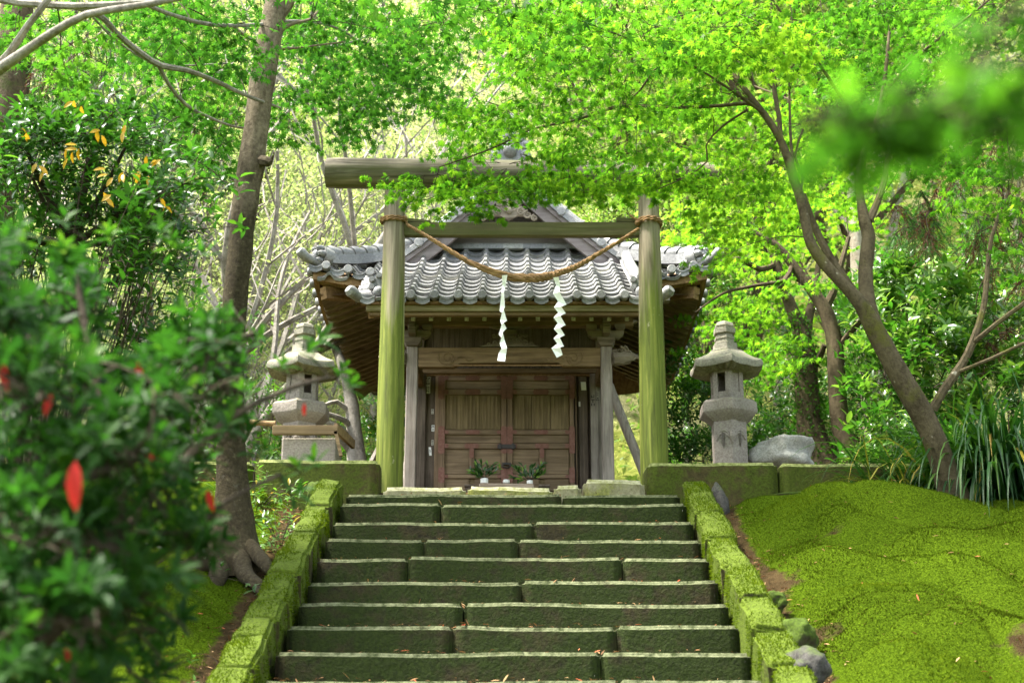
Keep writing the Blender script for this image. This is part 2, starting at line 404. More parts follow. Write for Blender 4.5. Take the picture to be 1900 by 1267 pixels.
G['shrub'] = leaf_mat('shrub_leaf', [(0,(.011,.032,.007)),(.5,(.024,.066,.010)),(.86,(.085,.18,.013)),(.955,(.18,.32,.02)),(.96,(.38,.025,.018)),(1,(.45,.035,.025))], [(0,(.02,.09,.010)),(.5,(.05,.20,.012)),(.86,(.17,.42,.02)),(.955,(.26,.52,.03)),(.96,(.7,.03,.02)),(1,(.6,.035,.025))], .3, .5, .10)
G['dark'] = leaf_mat('shade_leaf', [(0,(.012,.038,.008)),(.5,(.03,.08,.012)),(1,(.085,.17,.02))], [(0,(.02,.09,.008)),(.5,(.06,.22,.01)),(1,(.2,.45,.02))], .35, .35, .4)
G['cedar'] = leaf_mat('cedar_needle', [(0,(.07,.03,.012)),(.3,(.11,.045,.015)),(.36,(.02,.07,.012)),(1,(.07,.19,.025))], [(0,(.10,.03,.01)),(.3,(.12,.04,.01)),(.36,(.03,.15,.01)),(1,(.11,.4,.02))], .3, .6, .2)
G['grass'] = leaf_mat('long_grass', [(0,(.008,.028,.008)),(.6,(.02,.065,.014)),(.9,(.07,.13,.02)),(.94,(.30,.25,.03)),(1,(.36,.22,.06))], [(0,(.02,.09,.01)),(.9,(.12,.36,.02)),(1,(.4,.3,.05))], .22, .45, .22)
G['mossb'] = leaf_mat('moss_blade', [(0,(.020,.022,.002)),(.5,(.048,.078,.004)),(1,(.115,.155,.008))], [(0,(.028,.038,.002)),(.5,(.062,.12,.004)),(1,(.16,.25,.008))], .3, .9, .0)
G['litter'] = leaf_mat('dead_leaf', [(0,(.10,.05,.02)),(.5,(.24,.12,.05)),(.85,(.4,.26,.12)),(1,(.5,.08,.03))], [(0,(.1,.05,.02)),(1,(.3,.1,.05))], .1, .8, .2)
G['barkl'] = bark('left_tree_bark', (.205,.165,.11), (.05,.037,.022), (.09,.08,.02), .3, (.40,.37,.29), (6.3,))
G['barkm'] = bark('maple_bark', (.11,.087,.05), (.035,.026,.013), (.085,.085,.014), .42, (.32,.29,.22))
G['barkd'] = bark('dark_bark', (.105,.08,.045), (.03,.022,.012), (.045,.06,.010), .4)
G['barkg'] = bark('grey_bark', (.33,.30,.26), (.11,.095,.075), None, 0)
G['barkp'] = bark('pale_bark', (.42,.37,.28), (.18,.14,.09), None, 0)
G['twig'] = bark('twig_bark', (.060,.047,.03), (.024,.018,.011))
def ground_mat():
    m = N('moss_ground'); v = m.co(); n1 = m.noise(v, 1.1, 5, .6); n2 = m.noise(v, 9, 6, .7); n3 = m.noise(v, 90, 4, .7)
    moss = m.ramp(n3, [(.3,(.018,.028,.003)),(.5,(.062,.105,.006)),(.72,(.125,.19,.010))])
    soil = m.ramp(n2, [(.3,(.035,.024,.012)),(.7,(.11,.075,.035))])
    at = m.new('ShaderNodeAttribute'); at.attribute_name = 'tint'
    f = m.math('ADD', at.outputs['Fac'], m.math('MULTIPLY', m.math('SUBTRACT', m.math('ADD', m.math('MULTIPLY', n1, .5), m.math('MULTIPLY', n2, .5)), .5), 1.6))
    c = m.mix(m.ramp(f, [(.42, 0), (.56, 1)]), soil, moss)
    m.col(c); m.rough(1, .0); m.bump(m.math('ADD', n2, m.math('MULTIPLY', n3, 1.2)), .9, .03); return m.m
G['ground'] = ground_mat()
def hill_mat():
    m = N('hillside'); v = m.co(); n1 = m.noise(v, .45, 5, .65); n2 = m.noise(v, 5, 6, .75)
    c = m.ramp(n2, [(.3,(.12,.16,.03)),(.5,(.32,.36,.07)),(.7,(.52,.50,.16))]); c = m.mix(m.ramp(n1, [(.42,0),(.65,.8)]), c, (.48,.42,.28))
    m.col(c); m.rough(.95, .1); m.bump(n2, 1.0, .3); return m.m
G['hill'] = hill_mat()
# ------------------------------------------------------------------ terrain
def smooth(a, b, x):
    t = np.clip((x-a)/(b-a), 0, 1); return t*t*(3-2*t)
_rn = np.random.default_rng(3)
_W = [(_rn.uniform(.6,2.2), _rn.uniform(1.6,4.2), _rn.uniform(0,6.28), _rn.uniform(-.5,.5)) for _ in range(14)]
_W2 = [(_rn.uniform(3,9), _rn.uniform(4,13), _rn.uniform(0,6.28), _rn.uniform(-2,2)) for _ in range(14)]
def vnoise(x, y, sd):
    xi = np.floor(x); yi = np.floor(y); u = x-xi; v = y-yi; u = u*u*u*(u*(u*6-15)+10); v = v*v*v*(v*(v*6-15)+10)
    def h(a, b): k = np.sin(a*127.1+b*311.7+sd*74.7)*43758.5453; return (k-np.floor(k))*2-1
    return (h(xi,yi)*(1-u)+h(xi+1,yi)*u)*(1-v)+(h(xi,yi+1)*(1-u)+h(xi+1,yi+1)*u)*v
def fold(x, y):                  # cushions of moss with sharp creases between them
    wx = x+.35*vnoise(x*1.3, y*1.3, 5); wy = y+.35*vnoise(x*1.3, y*1.3, 9)
    c1 = np.minimum(1, np.abs(vnoise(wx*1.15, wy*2.1+wx*.4, 1))*1.9)**.8
    c2 = np.minimum(1, np.abs(vnoise(wx*2.7, wy*4.4, 2))*1.9)**.8
    return (c1-.6)*.85 + (c2-.6)*.55*(.45+.55*c1) + .35*vnoise(wx*.8, wy*1.4, 3)
def nos(Y): return 3.711 + .4987*(Y-10.52)
def height(x, y):
    x = np.asarray(x, float); y = np.asarray(y, float)
    b = np.clip(nos(y), 0, 3.66); ax = np.abs(x)
    w1 = sum(np.sin(a*x + c*y + p + q*x*y*.15) for a, c, p, q in _W)/14
    w2 = sum(np.sin(a*x + c*y + p + q*np.sin(x*2)) for a, c, p, q in _W2)/14
    on = smooth(1.45, 2.1, ax)
    right = smooth(1.5, 2.6, x)
    bank = b - .10 + on*.10 + right*(.10*smooth(6.5,8.5,y)) + on*(w1*.30 + w2*.15 + fold(x,y)*.145)*smooth(2.5,5,y) + .02*w2
    bank = np.where(x > 0, np.minimum(bank, 3.63-.09*smooth(2.5,3.1,x)+.05*w1+.04*w2+.04*fold(x,y)), bank)
    bank = bank + .05*np.exp(-((x-2.5)/.75)**2-((y-10.2)/.35)**2) + .08*np.exp(-((x-3.6)/.5)**2-((y-9.6)/.4)**2)
    bank += -.03*smooth(3, 8, -x)*(1-smooth(9,11,y))
    stair = np.clip(b-.40, -.3, 9)
    z = np.where(ax < 1.30, stair, bank)
    pl = 3.85 + .03*w1
    k = smooth(11.02, 11.12, y); z = z*(1-k) + pl*k
    d = np.sqrt(np.maximum(0, (y-18.3))**2)
    z = z + np.where(y > 18.3, d*.80 + (.05*d)**2*.5, 0) + smooth(10, 20, y)*np.maximum(0, ax-5.5)*.42
    z = z + smooth(19, 26, y)*(np.sin(x*.35+1)*np.cos(y*.3)*1.2)
    z = z + (1-smooth(9,11,y))*np.maximum(0, ax-4.5)*.12*smooth(2,7,y)
    return z
def hz(x, y): return float(height(x, y))
gx = np.concatenate([np.linspace(-120,-14,18), np.arange(-13,-4.6,.5), np.arange(-4.6,-1.6,.04), np.array([-1.52,-1.46,-1.40,-1.34,-1.29,-1.2,-.6,0,.6,1.2,1.29,1.34,1.40,1.46,1.52]), np.arange(1.6,4.8,.03), np.arange(5,13,.5), np.linspace(14,120,18)])
gy = np.concatenate([np.linspace(-60,1,10), np.arange(1.5,5,.15), np.arange(5,11.0,.03), np.array([11.01,11.04,11.08,11.12,11.2]), np.arange(11.5,19,.4), np.arange(19.5,40,.8), np.linspace(42,110,16)])
X, Y = np.meshgrid(gx, gy); Z = height(X, Y)
nx, ny = len(gx), len(gy)
V = np.stack([X,Y,Z], -1).reshape(-1,3)
I = np.arange(nx*ny).reshape(ny,nx)
Q = np.stack([I[:-1,:-1], I[:-1,1:], I[1:,1:], I[1:,:-1]], -1).reshape(-1,4)
def mossiness(x, y):
    ax = np.abs(x)
    t = smooth(1.42, 1.75, ax)*(1-smooth(10.9,11.05,y))*.62 + .16
    t -= .24*np.exp(-((ax-1.54)/.12)**2)
    t = t - .5*np.maximum(0, vnoise(x*2.3+3, y*3.9, 21)-.60)*1.6
    t = np.where(x < 0, t-.12*smooth(8.6,9.6,y), t)
    t = np.where(y > 11.1, .30, t)
    return t
ground = np_mesh('ground', V, Q.ravel(), np.full(len(Q), 4), G['ground'], None, True, mossiness(V[:,0], V[:,1]))
ground['kind'] = 'structure'
ground.data.materials.append(G['hill'])
mi = np.where(V[Q[:,0],1] > 18.6, 1, 0).astype(np.int32); ground.data.polygons.foreach_set('material_index', mi)
# moss fuzz on both banks
rg = np.random.default_rng(11)
def blades(n, x0, x1, y0, y1):
    x = rg.uniform(x0, x1, n); y = y0 + (y1-y0)*np.sqrt(rg.uniform(0, 1, n)) if False else rg.uniform(y0, y1, n)
    cl = (np.sin(x*7.3+np.sin(y*5)*2)+np.sin(y*9.1+np.sin(x*6)*2)+np.sin(x*3.1-y*4.3))/3
    keep = (mossiness(x,y) + .2*cl + rg.normal(0,.12,n)) > .5
    x = x[keep]; y = y[keep]; cl = cl[keep]; n = len(x); z = height(x,y)
    d = np.stack([rg.normal(0,.75,n), rg.normal(-.1,.75,n), np.abs(rg.normal(.8,.3,n))+.15], -1)
    nn = rg.normal(0,1,(n,3))
    return np.stack([x,y,z-.003],-1), d, nn, rg.uniform(.009,.021,n)*(1+.35*cl), np.clip(.5+.10*cl+.42*vnoise(x*1.4,y*2.6,31)+.16*np.sin(x*1.9+np.sin(y*2.3)*1.5)*np.sin(y*2.9+np.sin(x*1.7)*2)+rg.normal(0,.18,n),0,1)
L = Leaves()
L.ext(*blades(190000, 1.38, 4.6, 6.3, 10.95)); L.ext(*blades(90000, -4.0, -1.38, 6.0, 10.9))
BL = ([(0,-.16,0),(0,.16,0),(1,0,0)], [(0,1,2)])
MOSS = L
# ------------------------------------------------------------------ staircase
stair = tag(empty('stone_staircase', (0,7,0)), 'flight of dark mossy stone steps with pale worn edges leading up to the wooden gate', 'staircase')
rows = [917,935,968,1000,1034,1077,1119,1160,1209,1261]
joints = [[1043],[817],[991],[787,960],[757,1154],[969],[860],[840,1145],[1114],[874,1150]]
rs = random.Random(5)
pz = None
for k in range(21):
    Yk = 10.52-.36*k
    if k < 10: zk = P(950, rows[k], Yk).z; js = [P(j, rows[k], Yk).x for j in joints[k]]
    else: zk = pz-.176; js = [rs.uniform(-.5,.5)]
    pz = zk
    if zk < .02: break
    e = [-1.25]+js+[1.265]
    for a, b in zip(e, e[1:]):
        dz = rs.uniform(-.004,.004); dy = rs.uniform(-.008,.008)
        h = .27
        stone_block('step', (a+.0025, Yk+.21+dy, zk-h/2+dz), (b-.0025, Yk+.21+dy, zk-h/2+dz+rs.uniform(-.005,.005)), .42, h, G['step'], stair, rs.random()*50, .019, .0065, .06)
# kerbs: stones laid along the slope
for side, rws, lab in ((-1, [924,942,990,1026,1070,1116,1150,1187,1245], 'moss covered stone kerb along the shrub side of the steps'),
                       (1, [928,953,1000,1058,1118,1176,1239], 'moss covered stone kerb along the steps beside the wide moss bank')):
    kb = tag(empty('stair_kerb', (side*1.36,7,0)), lab, 'kerb')
    ys = []
    for r in rws:
        lo, hi = 5.0, 12.0
        for _ in range(40):
            mid = (lo+hi)/2
            if P(950, r, mid).z > nos(mid)+.06: lo = mid
            else: hi = mid
        ys.append(mid)
    ys[0] = 10.62
    yy = ys[-1]
    while yy > 3.9: yy -= rs.uniform(.5,.9); ys.append(yy)
    for a, b in zip(ys, ys[1:]):
        ox = rs.uniform(-.008,.008); oz = rs.uniform(-.004,.004); w = .19+rs.uniform(-.01,.012)
        stone_block('kerb_stone', (side*1.37+ox, a-.006, nos(a)-.09+oz), (side*1.37+ox*.3, b+.006, nos(b)-.09+oz), w, .36, G['kerb'], kb, rs.random()*50, .022, .020, .045)
def grow_moss(objs, n, upmin, lo, hi, thr, tint, seed, upmax=2):
    g = np.random.default_rng(seed); T = []; 
    for o in objs:
        o.data.calc_loop_triangles(); k = len(o.data.loop_triangles); ix = np.zeros(k*3, dtype=np.int32); o.data.loop_triangles.foreach_get('vertices', ix)
        co = np.zeros(len(o.data.vertices)*3, dtype=np.float32); o.data.vertices.foreach_get('co', co); T.append(co.reshape(-1,3)[ix.reshape(-1,3)])
    T = np.concatenate(T); nn = np.cross(T[:,1]-T[:,0], T[:,2]-T[:,0]); ar = np.linalg.norm(nn,axis=1); nn = nn/np.maximum(ar,1e-9)[:,None]
    ar = np.where((nn[:,2] > upmin) & (nn[:,2] < upmax) & (T[:,0,1] > 6.6), ar, 0); i = g.choice(len(T), n, p=ar/ar.sum()); u = np.sqrt(g.uniform(0,1,n)); v = g.uniform(0,1,n)
    p = T[i,0]*(1-u)[:,None]+T[i,1]*(u*(1-v))[:,None]+T[i,2]*(u*v)[:,None]
    cl = vnoise(p[:,0]*7+p[:,2]*3, p[:,1]*7, seed)+.5*vnoise(p[:,0]*17, p[:,1]*17+p[:,2]*15, seed+1)
    k = cl+g.normal(0,.15,n) > thr; p = p[k]; m_ = len(p); nr = nn[i][k]; cl = cl[k]
    MOSS.ext(p-nr*.002, nr*.7+g.normal(0,.6,(m_,3)), g.normal(0,1,(m_,3)), g.uniform(lo,hi,m_)*(1+.4*cl), np.clip(tint+.25*cl+g.normal(0,.15,m_),0,1))
grow_moss([o for o in C.objects if o.name.startswith('kerb_stone')], 90000, -.05, .009, .022, -.55, .62, 41)
grow_moss([o for o in C.objects if o.name.startswith('step')], 30000, -.4, .004, .009, .10, .15, 51, .05)
# edge course on the lip of the terrace
ec = tag(empty('edge_course', (0,10.9,3.7)), 'low broken course of pale edging stones across the top of the steps', 'edging')
for a, b, t in ((712,866,911),(866,1026,907),(1027,1079,904),(1081,1194,898)):
    p = P(a, t, 10.9); q = P(b, t, 10.9); top = (p.z+q.z)/2
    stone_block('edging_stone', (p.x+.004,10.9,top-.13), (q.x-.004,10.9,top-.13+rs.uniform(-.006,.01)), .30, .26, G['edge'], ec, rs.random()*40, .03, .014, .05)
# retaining walls
def wall(name, label, spans, top, Yf, parent=None):
    w = tag(empty(name, (P(spans[0][0],top,Yf).x, Yf, 3.6)), label, 'wall')
    for a, b, dt in spans:
        p = P(a, top+dt, Yf); q = P(b, top+dt, Yf)
        h = .62
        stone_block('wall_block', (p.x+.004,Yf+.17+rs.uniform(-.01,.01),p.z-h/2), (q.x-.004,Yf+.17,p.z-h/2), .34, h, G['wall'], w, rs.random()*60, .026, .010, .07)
    w['kind'] = 'thing'; return w
wall('retaining_wall', 'low wall of long mossy stone blocks in front of the lantern and boulder', [(1199,1443,0),(1445,1646,0),(1648,1800,2),(1802,2010,0),(2012,2300,0)], 858, 10.98)
wall('retaining_wall', 'low mossy block wall left of the steps, half hidden by the blurred shrub', [(-420,-60,6),(-58,260,3),(262,470,0),(472,704,-2)], 855, 10.95)
grow_moss([o for o in C.objects if o.name.startswith('wall_block')], 30000, -.3, .006, .014, .05, .25, 61, .5)
mo = MOSS.build('moss', BL, G['mossb']); mo['kind'] = 'stuff'
# small rocks
def rock(label, px, py, Y, w, h, mat, seed, d=None, sink=.25, name='rock', flat=0):
    c = P(px, py, Y); bm = bmesh.new(); bmesh.ops.create_icosphere(bm, subdivisions=4, radius=1)
    for v in bm.verts:
        q = v.co*1.1+Vector((seed*3.1,seed,seed*.7))
        k = 1+.42*mnoise.noise(q)+.16*mnoise.noise(q*2.7)+.05*mnoise.noise(q*8)
        v.co *= k
        if flat: v.co.z = min(v.co.z, flat+.05*mnoise.noise(q*3)); 
        v.co = Vector((v.co.x*w/2, v.co.y*(d or w)/2, v.co.z*h*(.5+sink)))
        v.co += c+Vector((0,0,h*(.5-sink*.5)))
    for f in bm.faces: f.smooth = True
    me = bpy.data.meshes.new(name); bm.to_mesh(me); bm.free(); me.materials.append(mat)
    o = bpy.data.objects.new(name, me); C.objects.link(o)
    return tag(o, label, 'rock')
rock('dark grey egg shaped stone at the head of the kerb below the retaining wall', 1333, 968, 10.35, .155, .21, G['rockd'], 2)
rock('brown stone half sunk in the moss beside the kerb, middle of the bank', 1440, 1126, 8.3, .14, .08, G['rockm'], 4)
rock('large moss coated stone beside the lower part of the kerb', 1483, 1206, 7.7, .20, .15, G['rockm'], 7)
rock('smooth grey stone at the bottom edge of the moss bank', 1497, 1262, 7.25, .22, .13, G['rockd'], 9)
rock('rounded mossy stone where the shrub side kerb meets the wall', 589, 940, 10.45, .17, .17, G['rockm'], 12)
rock('pale weathered boulder resting behind the wall next to the stone lantern', 1456, 860, 11.95, .55, .235, G['rockl'], 21, .5, .3, 'boulder', .62)
rock('flat mossy stone on top of the bank near the leaning maple', 1560, 925, 10.75, .9, .07, G['rockm'], 23, .3)
# ------------------------------------------------------------------ torii
YT = 11.5
tor = tag(empty('torii_gate', (.08,YT,3.85)), 'wooden torii gate with green algae on its round posts, above the steps', 'gate')
for (xt,yt,rt),(xb,yb,rb) in (((733,352,.090),(722,905,.114)),((1203,356,.090),(1215,905,.117))):
    a = P(xt,yt,YT); b = P(xb,yb,YT); b = b+(b-a)*.03
    pts = [a.lerp(b, i/24) for i in range(25)]
    mb = MB(); mb.tube(pts, [rt+(rb-rt)*min(1,i/18) for i in range(25)], 28, True, .025, xt, 1.6); mb.build('post', G['post'], tor)
a = P(606,321,YT); b = P(1332,331,YT); mb = MB(); pts = [a.lerp(b,i/30) for i in range(31)]
mb.tube(pts, [.128]+[.136]*29+[.128], 28, True, .03, 3, 1.4); mb.build('top_beam', G['beamlog'], tor)
p0 = P(745,412,YT-.03); p1 = P(1196,413,YT-.03); q = P(745,437,YT-.03)
mb = MB(); mb.box(p0.x, p1.x, YT-.035, YT+.035, q.z, p0.z); mb.build('tie_beam', G['tie'], tor, .006, stone_disp(.003,3,2,1))
for xa, xb in ((757,799),(1144,1186)):
    a = P(xa,412,YT-.02); b = P(xb,412,YT-.02); h = .034
    poly = [(a.x,a.z),(b.x,b.z),(b.x,b.z+(h if xa>1000 else h*.35)),(a.x,a.z+(h*.35 if xa>1000 else h))]
    if xa > 1000: poly = [(a.x,a.z+.002),(b.x,b.z+.002),(b.x,b.z+.028),(a.x,a.z+.04)]
    mb = MB(); mb.prism([(x,z+.002) for x,z in poly], YT-.025, YT+.025); mb.build('wedge', G['tie'], tor)
# ------------------------------------------------------------------ straw rope
rope = tag(empty('sacred_rope', tuple(P(975,515,11.36))), 'twisted straw rope sagging between the two gate posts', 'rope')
path = [(757,418,11.37,.013),(790,437,11.36,.016),(830,462,11.355,.019),(870,486,11.35,.023),(905,501,11.35,.028),(940,512,11.35,.034),(975,516,11.35,.037),(1010,514,11.35,.036),(1035,507,11.35,.030),(1070,494,11.35,.025),(1110,471,11.355,.020),(1150,447,11.36,.017),(1185,424,11.37,.014)]
cl = catmull([(*P(x,y,Yq), r) for x,y,Yq,r in path], .012)
mb = MB(); L_ = 0; acc = []
for i, c in enumerate(cl):
    if i: L_ += np.linalg.norm(c[:3]-cl[i-1][:3])
    acc.append(L_)
for s in range(3):
    pts = []; rr = []
    for i, c in enumerate(cl):
        t = Vector(cl[min(i+1,len(cl)-1)][:3]-cl[max(0,i-1)][:3]).normalized()
        u = t.cross(Vector((0,1,0))).normalized(); w = t.cross(u)
        ph = 2*math.pi*(s/3) + i*.012/(c[3]*5.2)*2*math.pi*.9
        pts.append(Vector(c[:3])+(u*math.cos(ph)+w*math.sin(ph))*c[3]*.52); rr.append(c[3]*.60*(1+.07*math.sin(i*1.7+s)))
    mb.tube(pts, rr, 8, True, .12, s, 40)
for i in range(0, len(cl), 1):                           # loose straws
    if rs.random() < .55:
        c = Vector(cl[i][:3]); r = cl[i][3]; d = Vector((rs.uniform(-1,1),rs.uniform(-1,-.1),rs.uniform(-1,1))).normalized()
        a = c+d*r*.95; mb.tube([a, a+Vector((rs.uniform(-.05,.05),-.006,rs.uniform(-.03,.02)))], .0011, 3)
mb.build('rope', G['rope'], rope)
for cx_, cy_, rr0, side in ((731,408,.104,1),(1203,414,.106,-1)):
    c = P(cx_,cy_,YT); mb = MB()
    for turn in range(2):
        for s in range(2):
            pts = []
            for i in range(73):
                a = 2*math.pi*i/72; ph = i*.55+s*math.pi
                pts.append(Vector((c.x+(rr0+.006+.007*math.cos(ph))*math.cos(a), c.y+(rr0+.006+.007*math.cos(ph))*math.sin(a), c.z-.02*turn+.007*math.sin(ph)+.012*math.sin(a)*side)))
            mb.tube(pts, .0085, 6, True, .1, s+turn, 40)
    k = c+Vector((side*.10,-.05,-.01 if side>0 else -.02))
    mb.ball(k, .026, 8, 6); mb.tube([k, k+Vector((side*.02,-.01,-.05)), k+Vector((side*.03,.0,-.075))] if side>0 else [c+Vector((-.09,-.05,.0)), c+Vector((-.15,-.05,.04)), c+Vector((-.165,-.05,.055))], .010, 6, True, .1, 3, 50)
    mb.build('knotted_loop', G['rope'], rope)
# ------------------------------------------------------------------ paper streamers
def shide(label, Lp, Rp, Yd, seed):
    mb = MB(); n = len(Lp); vs = []
    for lay in (0, 1):
        for i in range(n):
            yy = Yd + (.014 if i%2 else -.014) + lay*.0015
            for (x,y), dy in ((Lp[i],-.006),(Rp[i],.006)):
                p = P(880+x/6.335, 480+y/6.335, Yd); vs.append((p.x, yy+dy*(1 if i%2 else -1), p.z))
    fs = []
    for i in range(n-1):
        a = 2*i; fs.append((a,a+1,a+3,a+2)); b = a+2*n; fs.append((b,b+2,b+3,b+1))
        fs.append((a,a+2,b+2,b)); fs.append((a+1,b+1,b+3,a+3))
    fs.append((0,2*n,2*n+1,1)); fs.append((2*n-2,2*n-1,4*n-1,4*n-2))
    mb.add(vs, fs); o = mb.build('paper_streamer', G['paper']); tag(o, label, 'paper streamer', 'paper streamers on the rope')
shide('white paper streamer folded in wide zigzags, seen broad side on', [(925,225),(965,300),(925,415),(985,500),(937,575),(985,630),(932,695),(980,755),(935,830),(985,880),(932,940),(975,995),(907,1055),(970,1160)],
      [(990,225),(1010,300),(1000,400),(1088,530),(1020,570),(1078,632),(1010,680),(1075,770),(1010,820),(1065,890),(1005,935),(1055,1020),(1010,1050),(1040,1120)], 11.33, 1)
shide('narrow crumpled white paper streamer turned nearly edge on', [(325,200),(330,300),(318,400),(298,610),(325,640),(305,720),(320,780),(288,885),(318,930),(300,990),(320,1060),(290,1100),(270,1200)],
      [(390,200),(370,300),(350,400),(360,560),(345,600),(385,720),(345,760),(380,810),(335,870),(355,940),(385,1060),(375,1110),(360,1215)], 11.33, 2)
# ------------------------------------------------------------------ stone lanterns
def hexr(a): 
    m_ = (a % (math.pi/3)) - math.pi/6
    return math.cos(math.pi/6)/math.cos(m_)
def lantern(label, px, Y, win, seed, k=1.0):
    cx_ = P(px, 700, Y).x; t = tag(empty('stone_lantern', (cx_,Y,3.85)), label, 'stone lantern', 'stone lanterns flanking the gate')
    A0 = -math.pi/2; n = 48
    def hexlathe(prof, parent, name, mat, lift=None, dsp=.006, flute=0):
        mb = MB()
        def wob(i, j, r, z):
            a = 2*math.pi*j/n; kk = hexr(a)
            cn = max(0, (kk-.90)/.10)
            zz = z + (lift[i]*cn**1.5 if lift else 0)
            if flute and lift and i in flute: zz += .012*math.cos(j*math.pi)      # carved rays below the roof
            return r*kk*k, zz
        mb.lathe(prof, n, (cx_,Y,0), A0, True, wob)
        return mb.build(name, mat, t, 0, stone_disp(dsp, 9, seed))
    hexlathe([(.19,3.85),(.165,3.95),(.162,4.2),(.160,4.625)], t, 'shaft', G['lant'])
    # carved swags on the shaft
    mb = MB()
    for sd in (-1,1):
        for q in range(2):
            ang = A0+sd*(math.pi/6)+q*.0
            c = Vector((cx_+.143*k*math.cos(ang), Y+.143*k*math.sin(ang), 4.5)); tx = Vector((-math.sin(ang),math.cos(ang),0))
            s_ = [c+tx*u*.06+Vector((0,0,-.055*(u*u)-.02*q+.03)) for u in [i/6-1 for i in range(13)]]
            mb.tube(s_, .009, 6)
            mb.tube([c+Vector((0,0,.01)),c+Vector((math.cos(ang)*.004,math.sin(ang)*.004,-.05)),c+Vector((0,0,-.11))],[.012,.016,.005],6)
    for u in (0,):
        c = Vector((cx_, Y-.162*k, 4.5)); mb.tube([c+Vector((0,0,.02)),c+Vector((0,-.006,-.03)),c+Vector((0,0,-.10))],[.02,.03,.006],7)
    mb.build('carving', G['lant'], t)
    hexlathe([(.158,4.615),(.20,4.645),(.262,4.69),(.266,4.70),(.262,4.775),(.235,4.80),(.17,4.805)], t, 'platform', G['lant'], None, .009)
    # fire box: six corner posts, a sill, a head and closed panels where there is no window
    mb = MB(); r = .152*k; z0, z1 = 4.80, 5.10
    for i in range(6):
        a = A0+i*math.pi/3; b = A0+(i+1)*math.pi/3
        p = Vector((cx_+r*math.cos(a), Y+r*math.sin(a), 0)); q = Vector((cx_+r*math.cos(b), Y+r*math.sin(b), 0))
        d = q-p; nn = Vector((math.cos((a+b)/2), math.sin((a+b)/2), 0)); th = .03
        def slab(u0,u1,za,zb,inn=0):
            o = -nn*inn; vs = []
            for zz in (za,zb):
                for u, f in ((u0,0),(u1,0),(u1,1),(u0,1)): vs.append(p+d*u+o-nn*th*f+Vector((0,0,zz)))
            mb.add(vs, [(0,3,2,1),(4,5,6,7),(0,1,5,4),(1,2,6,5),(2,3,7,6),(3,0,4,7)])
        slab(0,.27,z0,z1); slab(.73,1,z0,z1); slab(.27,.73,z0,z0+.08); slab(.27,.73,z1-.05,z1)
        if i not in win: slab(.27,.73,z0+.08,z1-.05,.012)
    mb.build('fire_box', G['lant'], t, .004)
    ro = hexlathe([(.12,5.075),(.20,5.065),(.30,5.075),(.335,5.078),(.342,5.10),(.330,5.135),(.26,5.175),(.20,5.215),(.165,5.25),(.13,5.262)], t, 'lantern_roof', G['lantw'],
             [0,.004,.012,.018,.020,.020,.008,.003,0,0], .007, (1,2))
    hexlathe([(.155,5.245),(.155,5.262),(.118,5.275),(.112,5.285),(.112,5.335),(.10,5.34),(.088,5.342),(.088,5.372),(.095,5.376),(.095,5.40),(.078,5.405),(.078,5.422),(.103,5.43),(.103,5.478),(.082,5.482),(.09,5.50),(.08,5.528),(.045,5.545),(.01,5.55)], t, 'finial', G['lantw'], None, .004)
    return t
lantern('grey hexagonal stone lantern beside the pale boulder, window cut in its nearer left face', 1348, 11.9, (5,2), 4)
lantern('stone lantern behind the wooden framed stand, partly veiled by blurred leaves', 562, 11.95, (0,3), 9)
# ------------------------------------------------------------------ framed stand and bamboo rail by the far lantern
st = tag(empty('framed_stand', tuple(P(572,850,11.4))), 'low grey stone box with a brown wooden frame round its top, left of the gate', 'stand')
a = P(524,812,11.4); b = P(622,870,11.4); mb = MB(); mb.box(a.x,b.x,11.4,11.8,b.z-.1,a.z); mb.build('box', G['lant'], st, .01)
c = P(508,792,11.38); d = P(628,809,11.38); mb = MB(); mb.box(c.x,d.x,11.32,11.36,d.z,c.z); mb.build('frame_rail', G['wx'], st, .004)
mb = MB(); e = P(622,792,11.34); g = P(633,846,11.34); mb.bar((e.x,11.36,e.z),(e.x+.09,11.9,e.z-.01),.03,.075); mb.build('frame_rail', G['wx'], st)
mb = MB(); mb.bar((e.x+.005,11.335,e.z-.04),(g.x,11.335,g.z),.028,.03,(0,1,0)); mb.build('frame_strut', G['wx'], st)
mb = MB(); a = P(440,782,11.6); b = P(511,786,11.6); mb.tube([a.lerp(b,i/8) for i in range(9)], [.022+(.003 if i%4==0 else 0) for i in range(9)], 10); o = mb.build('bamboo_pole', G['wyl']); tag(o, 'tan bamboo pole lying level beside the framed stand', 'pole')
# ------------------------------------------------------------------ shrine hall
CX = -.02
hall = tag(empty('shrine_hall', (CX, 15, 3.85)), 'small weathered wooden shrine hall with grey tiled hip and gable roof behind the gate', 'shrine')
def box_px(name, x0, y0, x1, y1, Yf, depth, mat, parent, bev=.004):
    a = P(x0,y0,Yf); b = P(x1,y1,Yf); mb = MB(); mb.box(a.x,b.x,Yf,Yf+depth,b.z,a.z); return mb.build(name, mat, parent, bev)
E, YF, YB, ZE = 1.95, 13.0, 17.1, 6.36
def prof(t): return .6*t if t < 0 else .5*t+.143*t*t
def up(s, span):                 # upward sweep toward the corners of an eave
    u = min(1, abs(s)/span); return .13*max(0, (u-.45)/.55)**2
def roof_z(x, y):
    tx = E-abs(x); tf = y-YF; tb = YB-y
    return tx, tf, tb
TW, RL = .2155, .165
def wave(u):                     # one pantile: u in 0..1 across
    if u < .36: return .052*math.sin(math.pi*u/.36)**.9
    return -.014*math.sin(math.pi*(u-.36)/.64)
